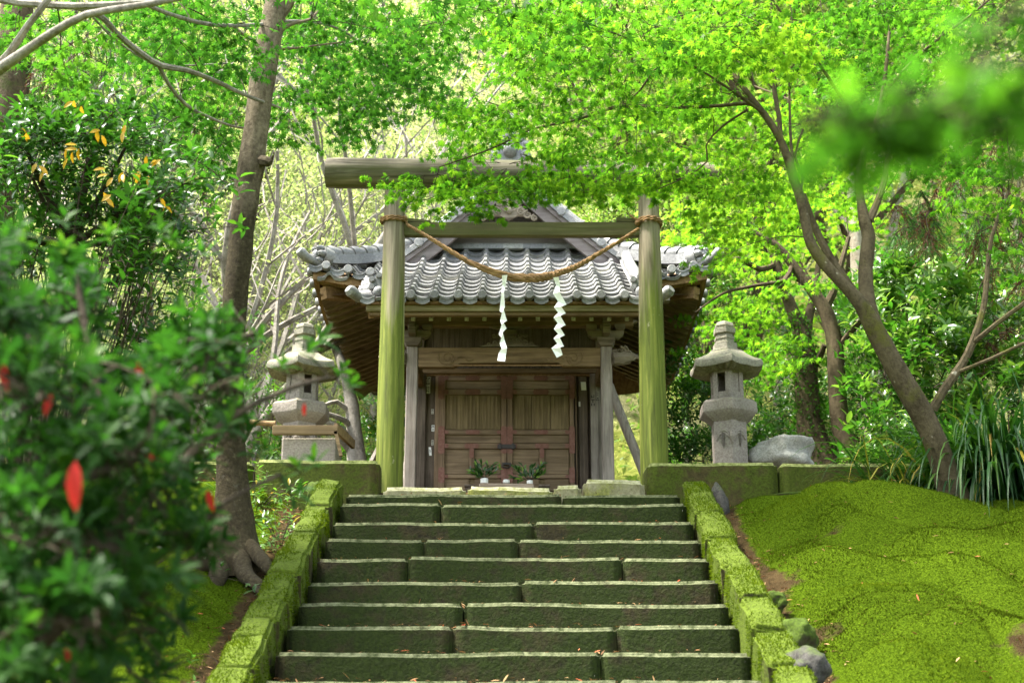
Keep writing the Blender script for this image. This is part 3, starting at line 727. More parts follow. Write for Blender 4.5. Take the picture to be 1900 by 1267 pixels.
def tile_field(name, s0, s1, t0, t1, pt, parent, clip=None, phase=0, nrow=None):
    """rows of pantiles; s runs along the eave, t up the slope; pt(s,t)->(Vector, up normal)"""
    mb = MB(); nr = nrow or max(1, int(round((t1-t0)/RL)))
    ncol = 9; cols = int(round((s1-s0)/TW*ncol)); rr = random.Random(7)
    for r in range(nr):
        ta = t0+(t1-t0)*r/nr; tb = t0+(t1-t0)*(r+1)/nr+.012
        jit = {}
        for c in range(cols):
            sa = s0+(s1-s0)*c/cols; sb = s0+(s1-s0)*(c+1)/cols
            if clip and not clip((sa+sb)/2, (ta+tb)/2): continue
            k = int(math.floor(sa/TW+phase+1e-6)); j = jit.setdefault(k, (rr.uniform(-.004,.004), rr.uniform(-.006,.006)))
            vs = []
            for tt, lift in ((ta+j[1], .030), (tb+j[1], .004)):
                for ss in (sa, sb):
                    p, n = pt(ss, tt); vs.append(p+n*(wave((ss/TW+phase) % 1 if ss == sa else ((ss-1e-5)/TW+phase) % 1)+lift+j[0]))
            p0, n0 = pt(sa, ta+j[1]); p1, n1 = pt(sb, ta+j[1])
            vs.append(vs[0]-n0*.030); vs.append(vs[1]-n1*.030)
            mb.add(vs, [(0,1,3,2)], True); mb.add([vs[0],vs[1],vs[5],vs[4]], [(0,1,2,3)], False)
    return mb.build(name, G['tile'], parent)
def front_pt(s, t):
    k = math.sqrt(.25); g = .6 if t < 0 else .5+.286*t
    z = ZE+prof(t)+(up(s, E)*max(0, 1-max(t,0)/1.0) if t >= 0 else 0)
    n = Vector((0,-g,1)).normalized(); return Vector((CX+s, YF+t, z)), n
def side_pt(sg):
    def f(s, t):
        yc = (YF+YB)/2; g = .5+.286*t
        z = ZE+prof(t)+up(s-yc, (YB-YF)/2)*max(0, 1-t/1.0)
        return Vector((CX+sg*(E-t), s, z)), Vector((sg*g,0,1)).normalized()
    return f
TG = 1.12                        # where the front skirt meets the gable
roof = MB()
# roof boards under the tiles form the roof part itself
def board_grid(pt, S, T, off):
    vs = []; ns = len(S); 
    for t in T:
        for s in S: 
            p, n = pt(s, t); vs.append(p-Vector((0,0,off)))
    fs = [(i*ns+j, i*ns+j+1, (i+1)*ns+j+1, (i+1)*ns+j) for i in range(len(T)-1) for j in range(ns-1)]
    roof.add(vs, fs)
lin = lambda a, b, n: [a+(b-a)*i/n for i in range(n+1)]
def trap(pt, s_of_t, T, off, ns=16):
    vs = []
    for t in T:
        a, b = s_of_t(t)
        for i in range(ns+1):
            p, n = pt(a+(b-a)*i/ns, t); vs.append(p-Vector((0,0,off)))
    fs = [(i*(ns+1)+j, i*(ns+1)+j+1, (i+1)*(ns+1)+j+1, (i+1)*(ns+1)+j) for i in range(len(T)-1) for j in range(ns)]
    roof.add(vs, fs)
YG0, YG1 = YF+TG, YB-TG
OV = .38                         # gable overhang
for off in (.012, .05):
    trap(front_pt, lambda t: (-(E-t), E-t), lin(.02, TG, 6), off)
    trap(lambda s, t: (Vector((front_pt(s,t)[0].x, YB-t, front_pt(s,t)[0].z)), 0), lambda t: (-(E-t), E-t), lin(.02, TG, 6), off)
    for sg in (-1, 1):
        trap(side_pt(sg), lambda t: (YF+t, YB-t), lin(.02, TG, 6), off)
        trap(side_pt(sg), lambda t: (YG0-OV, YG1+OV), lin(TG-.34, E, 6), off-.004)
    trap(front_pt, lambda t: (-1.36, 1.36), lin(-.82, .1, 4), off)
rf = roof.build('roof', G['wy'], hall)
KW = 1.40                        # half width of the porch roof
n_all = int(round((TG+.84)/RL))
tile_field('porch_tiles', -KW+.18, KW-.18, -.84, TG, front_pt, rf, lambda s, t: True, .35, n_all)
for sg in (-1, 1): tile_field('front_tiles', -E, E, .0, TG, front_pt, rf, lambda s, t, sg=sg: s*sg > KW-.18 and s*sg < E-t+.02, .35)
for sg in (-1, 1):
    tile_field('side_tiles', YF, YB, .0, TG-.3, side_pt(sg), rf, lambda s, t: YF+t-.02 < s < YB-t+.02, .1)
    tile_field('upper_side_tiles', YG0-OV, YG1+OV, TG-.34, E-.02, side_pt(sg), rf, None, .1)
tile_field('rear_tiles', -E, E, .0, TG, lambda s, t: (Vector((front_pt(s,t)[0].x, YB-t, front_pt(s,t)[0].z)), Vector((0,.6,1)).normalized()), rf, lambda s, t: abs(s) < E-t+.02, .35)
# round eave caps and lip tiles
def disc(p, d, r=.047, L=.07):
    mb = MB(); d = Vector(d).normalized(); mb.tube([p-d*L, p-d*.012, p+d*.004, p+d*.012], [r*.92, r, r*.985, r*.85], 16); return mb
def cap_row(pts, d, r=.047):
    for p in pts: disc(p, d, r).build('eave_cap', G['tile'], rf)
def lip(p, w, d):                # the hanging face of an eave tile with a sunk panel
    mb = MB(); h = .052; dx = Vector((d.y,-d.x,0)).normalized()
    if dx.length < .5: dx = Vector((1,0,0))
    a = p-dx*w/2; pr = []
    for i in range(9):
        u = i/8; sag = -.026*math.sin(math.pi*u); pr.append((u, sag))
    vs = []
    for u, sg_ in pr:
        q = a+dx*w*u+Vector((0,0,sg_)); 
        for dz, dd in ((.012,.0),(.012,.018),(-.006,.018),(-.006,.010),(-.040,.010),(-.040,.018),(-h,.018),(-h,.0)): vs.append(q+Vector((0,0,dz))+d*dd)
    fs = []
    for i in range(8):
        for j in range(8): fs.append((i*8+j, i*8+(j+1)%8, (i+1)*8+(j+1)%8, (i+1)*8+j))
    fs.append(tuple(range(8))); fs.append(tuple(64+j for j in range(7,-1,-1)))
    mb.add(vs, fs); mb.build('eave_tile', G['tile'], rf)
fd = Vector((0,-1,0))
k0 = int(math.ceil((-KW+.18)/TW+.35)); s = (k0-.35+.18)*TW
while s < KW-.2:
    p, n = front_pt(s, -.84); disc(p+n*.035+fd*.02, fd, .043).build('eave_cap', G['tile'], rf)
    if s+.13 < KW-.2: lip(p+Vector((TW*.5,0,.022)), TW*.60, fd)
    s += TW
for sg in (-1, 1):
    for q in range(3):
        s = sg*(1.36+q*TW); p, n = front_pt(s, 0); disc(p+n*.04+fd*.03, fd, .044).build('eave_cap', G['tile'], rf)
        p2, _ = front_pt(sg*(1.36+(q+.5)*TW), 0); lip(p2+Vector((0,0,.03)), TW*.6, fd)
    sd = Vector((sg,0,0)); y = YF+.16
    while y < YB-.1:
        p, n = side_pt(sg)(y, 0); disc(p+n*.045+sd*.02, sd, .045).build('eave_cap', G['tile'], rf); y += TW
    # corner roll tile curling up at the eave corner
    c = front_pt(sg*E, 0)[0]; mb = MB(); o = Vector((sg*.7,-.7,0))
    mb.tube([c-o*.30+Vector((0,0,.09)), c-o*.1+Vector((0,0,.055)), c+o*.06+Vector((0,0,.085)), c+o*.13+Vector((0,0,.125)), c+o*.15+Vector((0,0,.135))], [.045,.046,.047,.052,.038], 14); mb.build('corner_tile', G['tile'], rf)
    # porch edge: side row of tiles, edge ridge with its scroll end, curled corner
    tile_field('porch_edge_tiles', -.82, .10, 0, .2, lambda s, t, sg=sg: (front_pt(0, s)[0]+Vector((sg*(KW-t-.005),0,-.05+t*.25)), Vector((sg*.25,-.5,1)).normalized()), rf, None, .2, 1)
    for q in range(4):
        p = front_pt(0, -.72+q*.21)[0]+Vector((sg*KW,0,-.01)); disc(p, Vector((sg,-.1,-.1)), .046).build('eave_cap', G['tile'], rf)
    c = front_pt(0,-.84)[0]+Vector((sg*(KW-.03),0,0)); mb = MB()
    mb.tube([c+Vector((-sg*.16,.16,.06)), c+Vector((0,0,.015)), c+Vector((sg*.07,-.08,.05)), c+Vector((sg*.09,-.10,.065))], [.045,.048,.056,.038], 14); mb.build('corner_tile', G['tile'], rf)
    cc = front_pt(0,-.84)[0]+Vector((sg*(KW-.11),-.02,.015)); lip(cc, .13, fd)
    mb = MB(); A = [front_pt(0, t)[0]+Vector((sg*(KW-.20),0,.10)) for t in lin(-.70, .72, 10)]
    mb.tube(A, [.058]*11, 12); mb.tube([a-Vector((0,0,.05)) for a in A], [.07]*11, 4); mb.build('edge_ridge', G['tile'], rf)
    mb = MB(); q = A[0]+Vector((0,-.02,-.02))
    mb.tube([q+Vector((0,.02,0)), q+Vector((0,-.03,0))], [.09,.085], 12)
    for a_ in range(5):
        an = R(-30+60*a_); mb.tube([q+Vector((.075*math.cos(an),-.02,.075*math.sin(an)+.02)), q+Vector((.075*math.cos(an),-.06,.075*math.sin(an)+.02))], [.034,.026], 8)
    mb.ball(q+Vector((0,-.05,-.07)), .055, 10, 7); mb.build('ridge_end_tile', G['tile'], rf)
    # hip ridge
    H0 = front_pt(sg*(E-.12), .12)[0]; Hh = [front_pt(sg*(E-t), t)[0]+Vector((0,0,.03)) for t in lin(.14, TG-.02, 9)]
    mb = MB()
    for lay, (w_, zz) in enumerate(((.20,.03),(.165,.07),(.135,.105))):
        for a, b in zip(Hh, Hh[1:]): mb.bar(a+Vector((0,0,zz)), b+Vector((0,0,zz)), w_, .034)
    for a, b in zip(Hh, Hh[1:]):
        d = (b-a); mb.tube([a+Vector((0,0,.145)), a+d*.15+Vector((0,0,.150)), b+Vector((0,0,.135))], [.072,.072,.058], 12)
    mb.build('hip_ridge', G['tile'], rf)
    q = Hh[0]+Vector((sg*.05,-.05,.09)); mb = MB(); o = Vector((sg*.7,-.7,0))
    mb.tube([q-o*.1, q+o*.02], [.098,.105], 12)
    tx = Vector((.7,sg*.7,0))
    for a_ in range(6):
        an = R(-60+60*a_); cpt = q+o*.03+tx*(.072*math.cos(an))+Vector((0,0,.072*math.sin(an)))
        mb.tube([cpt, cpt+o*.05], [.036,.024], 9); mb.ball(cpt+o*.05, .018, 6, 5)
    mb.ball(q+o*.06, .05, 8, 6); mb.tube([q+o*.05+Vector((0,0,-.02)), q+o*.13+Vector((0,0,-.05)), q+o*.16+Vector((0,0,-.03))], [.04,.03,.02], 8)
    mb.build('ridge_end_tile', G['tile'], rf)
# gable: wall, lattice, bargeboards, verge tiles, main ridge
gz0 = ZE+prof(TG); hw = E-TG
gab = MB()
ga = side_pt(1); tri = [(CX-hw-.06, gz0-.05)]+[(ga(0,t)[0].x, ga(0,t)[0].z-.06) for t in lin(TG, E, 8)]
tri = [(CX-(E-t), ZE+prof(t)-.06) for t in lin(TG, E, 8)]+[(CX+(E-t), ZE+prof(t)-.06) for t in lin(E-.01, TG, 8)]
gab.prism(tri, YG0+.06, YG0+.10); gb = gab.build('gable', G['gablew'], hall)
mb = MB(); mb.prism(tri, YG1-.10, YG1-.06); mb.build('rear_panel', G['gablew'], gb)
mb = MB(); x = CX-hw
while x < CX+hw:
    t = E-abs(x-CX); top = ZE+prof(t)-.10
    if top > gz0+.06: mb.box(x-.011, x+.011, YG0+.02, YG0+.05, gz0-.02, top)
    x += .045
mb.build('lattice', G['gablew'], gb)
for z0_, z1_, yo in ((gz0-.02, gz0+.055, -.02), (gz0+.057, gz0+.125, .0)):
    mb = MB(); mb.box(CX-hw-.02, CX+hw+.02, YG0+yo, YG0+yo+.04, z0_+.06, z1_+.06); mb.build('base_board', G['gablew'], gb, .004)
mb = MB(); mb.box(CX-hw-.25, CX+hw+.25, YG0-.10, YG0+.02, gz0-.01, gz0+.035); mb.box(CX-hw-.20, CX+hw+.20, YG0-.07, YG0+.02, gz0+.037, gz0+.062); mb.build('gable_foot_tiles', G['tile'], rf, .004)
for yb, sgn in ((YG0-OV, 1), (YG1+OV, -1)):
    for sg in (-1, 1):
        T = lin(TG-.36, E, 12); top = [ga(0, t)[0] for t in T]
        def pl(dz): return [(CX+sg*(E-t), ZE+prof(t)+dz) for t in T]
        mb = MB(); lo = pl(-.225); hi = pl(-.055); mb.prism(lo+hi[::-1], yb+sgn*.02, yb+sgn*.065); mb.build('bargeboard', G['gablew'], gb, .003)
        mb = MB(); lo = pl(-.075); hi = pl(-.02); mb.prism(lo+hi[::-1], yb-sgn*.01, yb+sgn*.018); mb.build('bargeboard_trim', G['gablew'], gb)
        if sgn > 0:
            for q in range(6):
                t = TG-.32+q*.205
                if t > E-.05: break
                g = .5+.286*t; p = Vector((CX+sg*(E-t), yb-.03, ZE+prof(t)+.03)); disc(p, fd, .050, .18).build('verge_cap', G['tile'], rf)
        # tile band and descending ridge along the verge
        mb = MB(); lo = pl(-.015); hi = pl(.05); mb.prism(lo+hi[::-1], yb-sgn*.03, yb+sgn*.2); mb.build('verge_tiles', G['tile'], rf)
        A = [Vector((CX+sg*(E-t), yb+sgn*.20, ZE+prof(t)+.10)) for t in lin(TG-.28, E-.02, 12)]
        mb = MB(); mb.tube([a+Vector((0,0,.045)) for a in A], [.058]*13, 10)
        for a, b in zip(A, A[1:]): mb.bar(a, b, .13, .05); mb.bar(a-Vector((0,0,.05)), b-Vector((0,0,.05)), .17, .04)
        for a in A[::2]: mb.tube([a+Vector((sg*.012,0,.040)), a+Vector((-sg*.012,0,.055))], [.067,.067], 10)
        mb.build('descending_ridge', G['tile'], rf)
        if sgn > 0: disc(A[0]+Vector((sg*.05,-.02,.02)), Vector((sg,-.5,-.3)), .07, .12).build('ridge_end_tile', G['tile'], rf)
zr = ZE+prof(E)
mb = MB()
for w_, a, b in ((.30,.0,.05),(.26,.055,.095),(.22,.10,.14),(.19,.145,.18)): mb.box(CX-w_/2, CX+w_/2, YG0-OV+.02, YG1+OV-.02, zr+a, zr+b)
mb.tube([Vector((CX, y, zr+.21)) for y in lin(YG0-OV, YG1+OV, 16)], [.075]*17, 12); mb.build('main_ridge', G['tile'], rf)
mb = MB(); c = Vector((CX, YG0-OV-.02, zr+.17)); mb.tube([c, c+Vector((0,-.06,0))], [.20,.18], 14)
for a_ in range(7):
    an = R(-20+220*a_/6); p = c+Vector((.17*math.cos(an),-.03,.17*math.sin(an)+.02)); mb.tube([p, p+Vector((0,-.06,0))], [.065,.045], 9); mb.ball(p+Vector((0,-.07,0)), .025, 6, 5)
mb.ball(c+Vector((0,-.09,0)), .08, 9, 7); mb.tube([c+Vector((0,0,.17)), c+Vector((0,-.05,.26)), c+Vector((0,-.13,.33)), c+Vector((0,-.19,.345))], [.07,.065,.06,.045], 10)
mb.build('ridge_end_tile', G['tile'], rf)
# carved pendant in the gable
mb = MB(); gy = YG0-OV+.03; gc = P(944, 388, gy)
def scroll(c, r, s=1, turns=1.6, rad=.012, up0=0):
    pts = []
    for i in range(26):
        a = up0+s*turns*2*math.pi*i/25; k = r*(1-.8*i/25); pts.append(Vector((c.x+k*math.cos(a), c.y, c.z+k*math.sin(a))))
    mb.tube(pts, [rad*(1-.4*i/25) for i in range(26)], 6)
for sx in (-1, 1):
    for dx, dz, r in ((.05,.02,.05),(.13,-.03,.045),(.20,-.065,.045),(.27,-.10,.035),(.10,.06,.04)):
        scroll(Vector((gc.x+sx*dx, gy, gc.z+dz)), r, sx, 1.5, .013, R(90))
mb.prism([(gc.x-.28,gc.z-.12),(gc.x-.2,gc.z-.08),(gc.x-.09,gc.z-.075),(gc.x,gc.z-.13),(gc.x+.09,gc.z-.075),(gc.x+.2,gc.z-.08),(gc.x+.28,gc.z-.12),(gc.x+.02,gc.z+.16),(gc.x-.02,gc.z+.16)], gy, gy+.03)
mb.ball((gc.x,gy-.01,gc.z-.02), .04, 10, 6, (1,.5,1)); mb.build('gable_carving', G['carve'], gb)
# eaves: boards and rafters
eaves = {}
def eave_strip(pts_, hgt, dep, dirn):
    for a, b in zip(pts_, pts_[1:]): ev.bar(a, b, dep, hgt)
for sg in (-1, 1):
    ev = MB(); S = lin(YF+.04, YB-.04, 20)
    eave_strip([side_pt(sg)(s, .05)[0]-Vector((0,0,.085)) for s in S], .085, .05, 0)
    eave_strip([side_pt(sg)(YF+.12+(s-YF)*(YB-YF-.24)/(YB-YF), .13)[0]-Vector((0,0,.125)) for s in S], .06, .05, 0)
    S = [sg*q for q in lin(1.10, E-.03, 8)]
    eave_strip([front_pt(s, .05)[0]-Vector((0,0,.085)) for s in S], .085, .05, 0)
    eave_strip([front_pt(s, .14)[0]-Vector((0,0,.135)) for s in S], .06, .05, 0)
    eaves[sg] = ev.build('eave', G['wyl'], hall)
r0 = None
for sg in (-1, 1):
    eave = eaves[sg]
    y = YF+.28
    first = None
    while y < YB-.2:
        t1 = min(E-.9, y-YF+.02 if y < YF+1.05 else 9, YB-y+.02)
        a = side_pt(sg)(y, .07)[0]-Vector((0,0,.165)); b = side_pt(sg)(y, max(.12,t1))[0]; b = Vector((b.x,b.y, a.z+.42*(max(.12,t1)-.07)))
        if t1 > .2:
            if t1 > 1.0 and first is not None:
                o = first.copy(); C.objects.link(o); o.location = Vector((0, y-first['y0'], 0))+Vector(first.location); 
            else:
                mb = MB(); mb.bar(a, b, .048, .06); o = mb.build('rafter', G['raft'], eave)
                if t1 > 1.0: first = o; o['y0'] = y
        y += .165
    # soffit boards
    mb = MB(); a = [side_pt(sg)(YF+.1, .08)[0], side_pt(sg)(YB-.1, .08)[0]]; z0_ = ZE-.115
    mb.add([(CX+sg*(E-.08),YF+.12,z0_+.0),(CX+sg*(E-.08),YB-.12,z0_),(CX+sg*.9,YB-1.1,z0_+.42),(CX+sg*.9,YF+1.1,z0_+.42)], [(0,1,2,3)])
    mb.add([(CX+sg*(E-.08),YF+.12,z0_+.0),(CX+sg*.9,YF+1.1,z0_+.42),(CX-sg*.02,YF+1.1,z0_+.42),(CX-sg*.02,YF+.12,z0_)], [(0,1,2,3)])
    mb.build('soffit', G['raft'], eave)
    mb = MB(); mb.bar((CX+sg*.93,YF+1.0,ZE+.16),(CX+sg*(E-.12),YF+.12,ZE-.10),.09,.12); mb.build('hip_rafter', G['wyl'], eave)
    # pale painted stub beams under the corner
    mb = MB(); p = P(722 if sg<0 else 1218, 530, 12.75); mb.bar((p.x-sg*.5,13.1,p.z),(p.x+sg*.16,13.1,p.z),.09,.085); mb.build('bracket_arm', G['wz'], eave, .004)
# porch fascia, rafters, beam
f1 = MB(); a = P(664,566,12.22); b = P(1226,577,12.22); f1.box(CX-1.31, CX+1.31, 12.22, 12.27, b.z, a.z); fas = f1.build('fascia', G['wxg'], eave, .003)
f1 = MB(); c = P(950,586,12.26); f1.box(CX-1.28, CX+1.28, 12.25, 12.30, c.z, b.z-.002); f1.build('lower_fascia', G['wx'], eave, .003)
f1 = MB(); c = P(950,559,12.2); f1.box(CX-1.36, CX+1.36, 12.19, 12.25, a.z+.002, c.z); f1.build('tile_batten', G['wyl'], eave, .003)
tip0 = None
for q in range(-6, 8):
    px = 965+q*33
    if px > 1200 or px < 740: continue
    p = P(px, 591, 12.42)
    if tip0 is None:
        mb = MB(); mb.bar((p.x,12.42,p.z),(p.x,13.9,p.z+.75),.036,.05); r0 = mb.build('porch_rafter', G['raft'], eave); r0x = p.x
        mb = MB(); mb.box(p.x-.019,p.x+.019,12.398,12.412,p.z-.026,p.z+.026); tip0 = mb.build('rafter_end', G['tip'], eave)
    else:
        for o in (r0, tip0): n_ = o.copy(); C.objects.link(n_); n_.location = Vector(o.location)+Vector((p.x-r0x,0,0))
f1 = MB(); 
for sg in (-1,1): f1.bar((CX+sg*1.27,12.3,5.80),(CX+sg*1.27,13.2,6.28),.06,.16)
f1.build('porch_bargeboard', G['wyl'], eave)
mb = MB(); a = P(950,584,12.9); b = P(950,607,12.9); mb.box(CX-1.18,CX+1.18,12.86,12.95,b.z,a.z+.12); keta = mb.build('porch_beam', G['wx'], hall, .006)
# pillars with brackets
for sg, px in ((-1,766),(1,1124)):
    p = P(px,645,12.9); x = p.x
    mb = MB(); mb.box(x-.053,x+.053,12.85,12.95,3.86,p.z); pil = mb.build('porch_pillar', G['wz'], hall, .008)
    mb = MB(); mb.box(x-.075,x+.075,12.82,12.97,3.82,3.98); mb.build('pillar_base', G['lant'], pil, .01)
    mb = MB(); z = p.z
    mb.prism([(x-.055,z),(x+.055,z),(x+.085,z+.045),(x+.085,z+.085),(x-.085,z+.085),(x-.085,z+.045)], 12.82, 12.98)
    za = z+.087
    mb.prism([(x-.12,za),(x+.12,za),(x+.17,za+.035),(x+.17,za+.075),(x-.17,za+.075),(x-.17,za+.035)], 12.865, 12.935)
    for dx in (-.135,0,.135):
        zb = za+.077; mb.prism([(x+dx-.035,zb),(x+dx+.035,zb),(x+dx+.05,zb+.025),(x+dx+.05,zb+.055),(x+dx-.05,zb+.055),(x+dx-.05,zb+.025)], 12.84, 12.96)
    mb.box(x-.035,x+.035,12.72,13.1,za+.005,za+.07); mb.box(x-.032,x+.032,12.74,12.85,za+.08,za+.17)
    mb.prism([(x-.19,za+.134),(x+.19,za+.134),(x+.31,za+.165),(x+.29,za+.185),(x-.29,za+.185),(x-.31,za+.165)], 12.875, 12.925)
    mb.build('bracket', G['carve'], pil, .003)
    # carved beam nose outside the pillar
    mb = MB(); c = P(1158 if sg>0 else 732, 662, 12.9)
    for dx,dz,r in ((-.04,.03,.055),(-.03,-.03,.06),(.03,.0,.045),(.0,.055,.035),(.07,-.02,.035)): scroll(Vector((c.x+sg*dx,12.85,c.z+dz)), r, -sg, 1.5, .012, R(90))
    mb.tube([Vector((c.x-sg*.1,12.88,c.z-.03)),Vector((c.x+sg*.03,12.88,c.z-.02)),Vector((c.x+sg*.10,12.87,c.z-.005)),Vector((c.x+sg*.145,12.87,c.z-.02))], [.07,.06,.028,.018], 8)
    mb.prism([(c.x-sg*.12,c.z-.085),(c.x+sg*.03,c.z-.06),(c.x+sg*.05,c.z+.03),(c.x-sg*.02,c.z+.075),(c.x-sg*.12,c.z+.06)], 12.87, 12.93)
    mb.build('carved_nose', G['carve'], pil)
    # connecting beam to the body
    mb = MB(); mb.bar((x,12.95,5.52),(x,14.0,5.62),.08,.13); mb.build('tie_rail', G['wx'], pil)
# rainbow beam between the pillars
a = P(776,648,12.9); b = P(1114,682,12.9); xa, xb = a.x, b.x
def bl(px, py): q = P(px,py,12.9); return (q.x, q.z)
mb = MB(); mb.prism([bl(776,683),bl(843,683),bl(855,676),bl(1035,675),bl(1048,682),bl(1114,682),bl(1114,647),bl(776,647)], 12.86, 12.94); kr = mb.build('porch_lintel', G['wx'], hall, .005)
mb = MB()
for x0, s_ in ((830,1),(1064,-1)):
    c = P(x0,664,12.855); scroll(c, .07, s_, 1.3, .006, R(-90 if s_>0 else -90)); scroll(c+Vector((0,0,.0)), .095, s_, .7, .005, R(150 if s_>0 else 30))
    q = c+Vector((s_*.09,0,-.01)); mb.tube([q+Vector((s_*u*.16,0,.02*math.sin(u*6.3))) for u in lin(0,1,14)], [.006]*15, 5)
mb.build('carving', G['wx'], kr)
mb = MB(); a = P(840,676,12.853); b = P(1045,679,12.853); mb.box(a.x,b.x,12.85,12.862,b.z,b.z+.012); mb.build('bottom_moulding', G['wyl'], kr)
# frog-leg strut in the middle
mb = MB(); c = P(946,634,12.9)
mb.prism([(c.x-.28,c.z-.055),(c.x-.22,c.z-.03),(c.x-.10,c.z-.015),(c.x-.05,c.z+.055),(c.x+.05,c.z+.055),(c.x+.10,c.z-.015),(c.x+.22,c.z-.03),(c.x+.28,c.z-.055)], 12.88, 12.92)
for sx in (-1,1):
    for dx,dz,r in ((.08,.0,.03),(.14,-.02,.03),(.20,-.035,.025),(.10,.05,.028),(.15,.05,.022)): scroll(Vector((c.x+sx*dx,12.87,c.z+dz)), r, sx, 1.3, .006)
ring = [Vector((c.x+.034*math.cos(a_),12.865,c.z+.034*math.sin(a_))) for a_ in [2*math.pi*i/20 for i in range(21)]]
mb.tube(ring, [.007]*21, 6); mb.tube([c+Vector((-.034,-.035,0)),c+Vector((.034,-.035,0))],[.005]*2,5); mb.tube([c+Vector((0,-.035,-.034)),c+Vector((0,-.035,.034))],[.005]*2,5)
mb.prism([(c.x-.05,c.z+.057),(c.x+.05,c.z+.057),(c.x+.065,c.z+.075),(c.x+.065,c.z+.105),(c.x-.065,c.z+.105),(c.x-.065,c.z+.075)], 12.85, 12.95)
mb.prism([(c.x-.12,c.z+.125),(c.x+.12,c.z+.125),(c.x+.20,c.z+.145),(c.x+.20,c.z+.155),(c.x-.20,c.z+.155),(c.x-.20,c.z+.145)], 12.875, 12.925)
mb.build('frog_leg_strut', G['carve'], hall)
# body of the hall
YW = 14.0
def wl(px, py, Yq=YW): q = P(px,py,Yq); return q.x, q.z
body = MB(); zt = 6.45
body.box(CX-.88, CX+.88, 15.98, 16.02, 3.95, zt)
for sg in (-1,1): body.box(CX+sg*.88-.02, CX+sg*.88+.02, YW+.1, 16.0, 3.95, zt)
x0, zl = wl(777, 690); x1, _ = wl(1113, 690)
body.box(x0, x1, YW+.05, YW+.09, zl, zt)
body.box(x0, x1, YW+.08, YW+.10, 4.3, zl-.002)
wallp = body.build('wall', G['wzd'], hall)
fl = MB(); fl.box(CX-1.0, CX+1.0, 13.75, 16.1, 4.28, 4.40); fl.build('floor_sill', G['wx'], hall, .006)
for sg in (-1,1):
    for yy in (YW+.05, 15.98): mb = MB(); mb.box(CX+sg*.94-.055, CX+sg*.94+.055, yy-.055, yy+.055, 3.86, zt); mb.build('corner_post', G['wz'] if sg>0 else G['wzd'], hall, .006)
box_px('lintel', 775, 683, 1115, 692, YW-.06, .12, G['wx'], hall)
box_px('upper_rail', 790, 693, 1095, 696.5, YW-.02, .06, G['wyl'], hall)
box_px('jamb_post', 777, 690, 787, 912, YW-.03, .1, G['wzd'], hall)
pn = box_px('side_panel', 788, 697, 807.5, 912, YW+.02, .03, G['wzd'], hall)
box_px('jamb_strip', 808, 696, 813.5, 912, YW-.01, .06, G['doorz'], hall)
box_px('jamb_strip', 1067, 693, 1072, 912, YW-.01, .06, G['doorz'], hall)
pn2 = box_px('side_panel', 1073, 697, 1093, 912, YW+.02, .03, G['wzd'], hall)
box_px('jamb_post', 1094.5, 690, 1112.5, 912, YW-.04, .1, G['wz'], hall)
# pasted paper slips with worn ink marks
def slip(x0, y0, x1, y1, Yq, marks, parent, mat, tilt=0):
    a = P(x0,y0,Yq); b = P(x1,y1,Yq); t = tilt*(a.z-b.z)
    mb = MB(); vs = []
    for yy in (Yq-.003, Yq-.0015): vs += [(a.x,yy,a.z),(b.x,yy,a.z),(b.x+t,yy,b.z),(a.x+t,yy,b.z)]
    mb.add(vs, [(0,1,2,3),(7,6,5,4),(0,4,5,1),(1,5,6,2),(2,6,7,3),(3,7,4,0)]); s_ = mb.build('paper_slip', mat, parent)
    if marks:
        mk = MB(); W_, H_ = b.x-a.x, b.z-a.z
        for (u0,v0,u1,v1) in marks: mk.box(a.x+u0*W_+t*v0, a.x+u1*W_+t*v0, Yq-.005, Yq-.0035, a.z+v1*H_, a.z+v0*H_)
        mk.build('ink_marks', G['ink'], s_)
K1 = [(.1,.05,.4,.12),(.6,.05,.9,.12),(.1,.14,.9,.17),(.45,.17,.55,.24),(.15,.24,.85,.27),(.15,.33,.3,.46),(.7,.33,.85,.46),(.15,.33,.85,.36),(.35,.39,.65,.43),(.15,.45,.85,.48),(.45,.52,.55,.55),(.2,.60,.85,.63),(.2,.60,.3,.78),(.7,.60,.8,.78),(.4,.66,.6,.69),(.2,.75,.85,.78),(.15,.84,.85,.87),(.2,.80,.3,.97),(.7,.84,.8,.97)]
slip(789.5,699,798,730,YW+.02,K1,pn,G['slip'])
KS = [(.2,.1,.8,.2),(.2,.35,.8,.45),(.2,.1,.35,.45),(.65,.1,.8,.45),(.3,.6,.7,.72),(.2,.82,.8,.92)]
slip(800.5,759,804.5,768,YW+.02,KS,pn,G['slip']); slip(801,788.5,806,800,YW+.02,KS,pn,G['paper']); slip(800.5,816,804.5,826,YW+.02,KS,pn,G['slip'])
slip(795,829.5,799.5,845,YW+.02,[(.3,.3,.7,.38),(.35,.45,.65,.6)],pn,G['paper'],.10)
slip(1077.5,708.5,1087,724,YW+.02,[],pn2,G['paper'],.06); slip(1073.5,745,1077,754,YW+.02,[],pn2,G['slip'])
jp = [o for o in hall.children if o.name.startswith('jamb_post')][-1]
slip(1096,732,1104,754,YW-.04,[(.1,.05,.3,.3),(.6,.05,.9,.12),(.2,.2,.9,.25),(.1,.4,.9,.47),(.4,.5,.6,.7),(.1,.75,.3,.95),(.7,.75,.9,.95)],jp,G['wz'])
slip(1105.5,726,1112,743,YW-.04,[(.0,.0,.08,1),(.0,.95,1,1),(.3,.2,.7,.25),(.3,.4,.7,.45),(.4,.7,.7,.85)],jp,G['wz'])
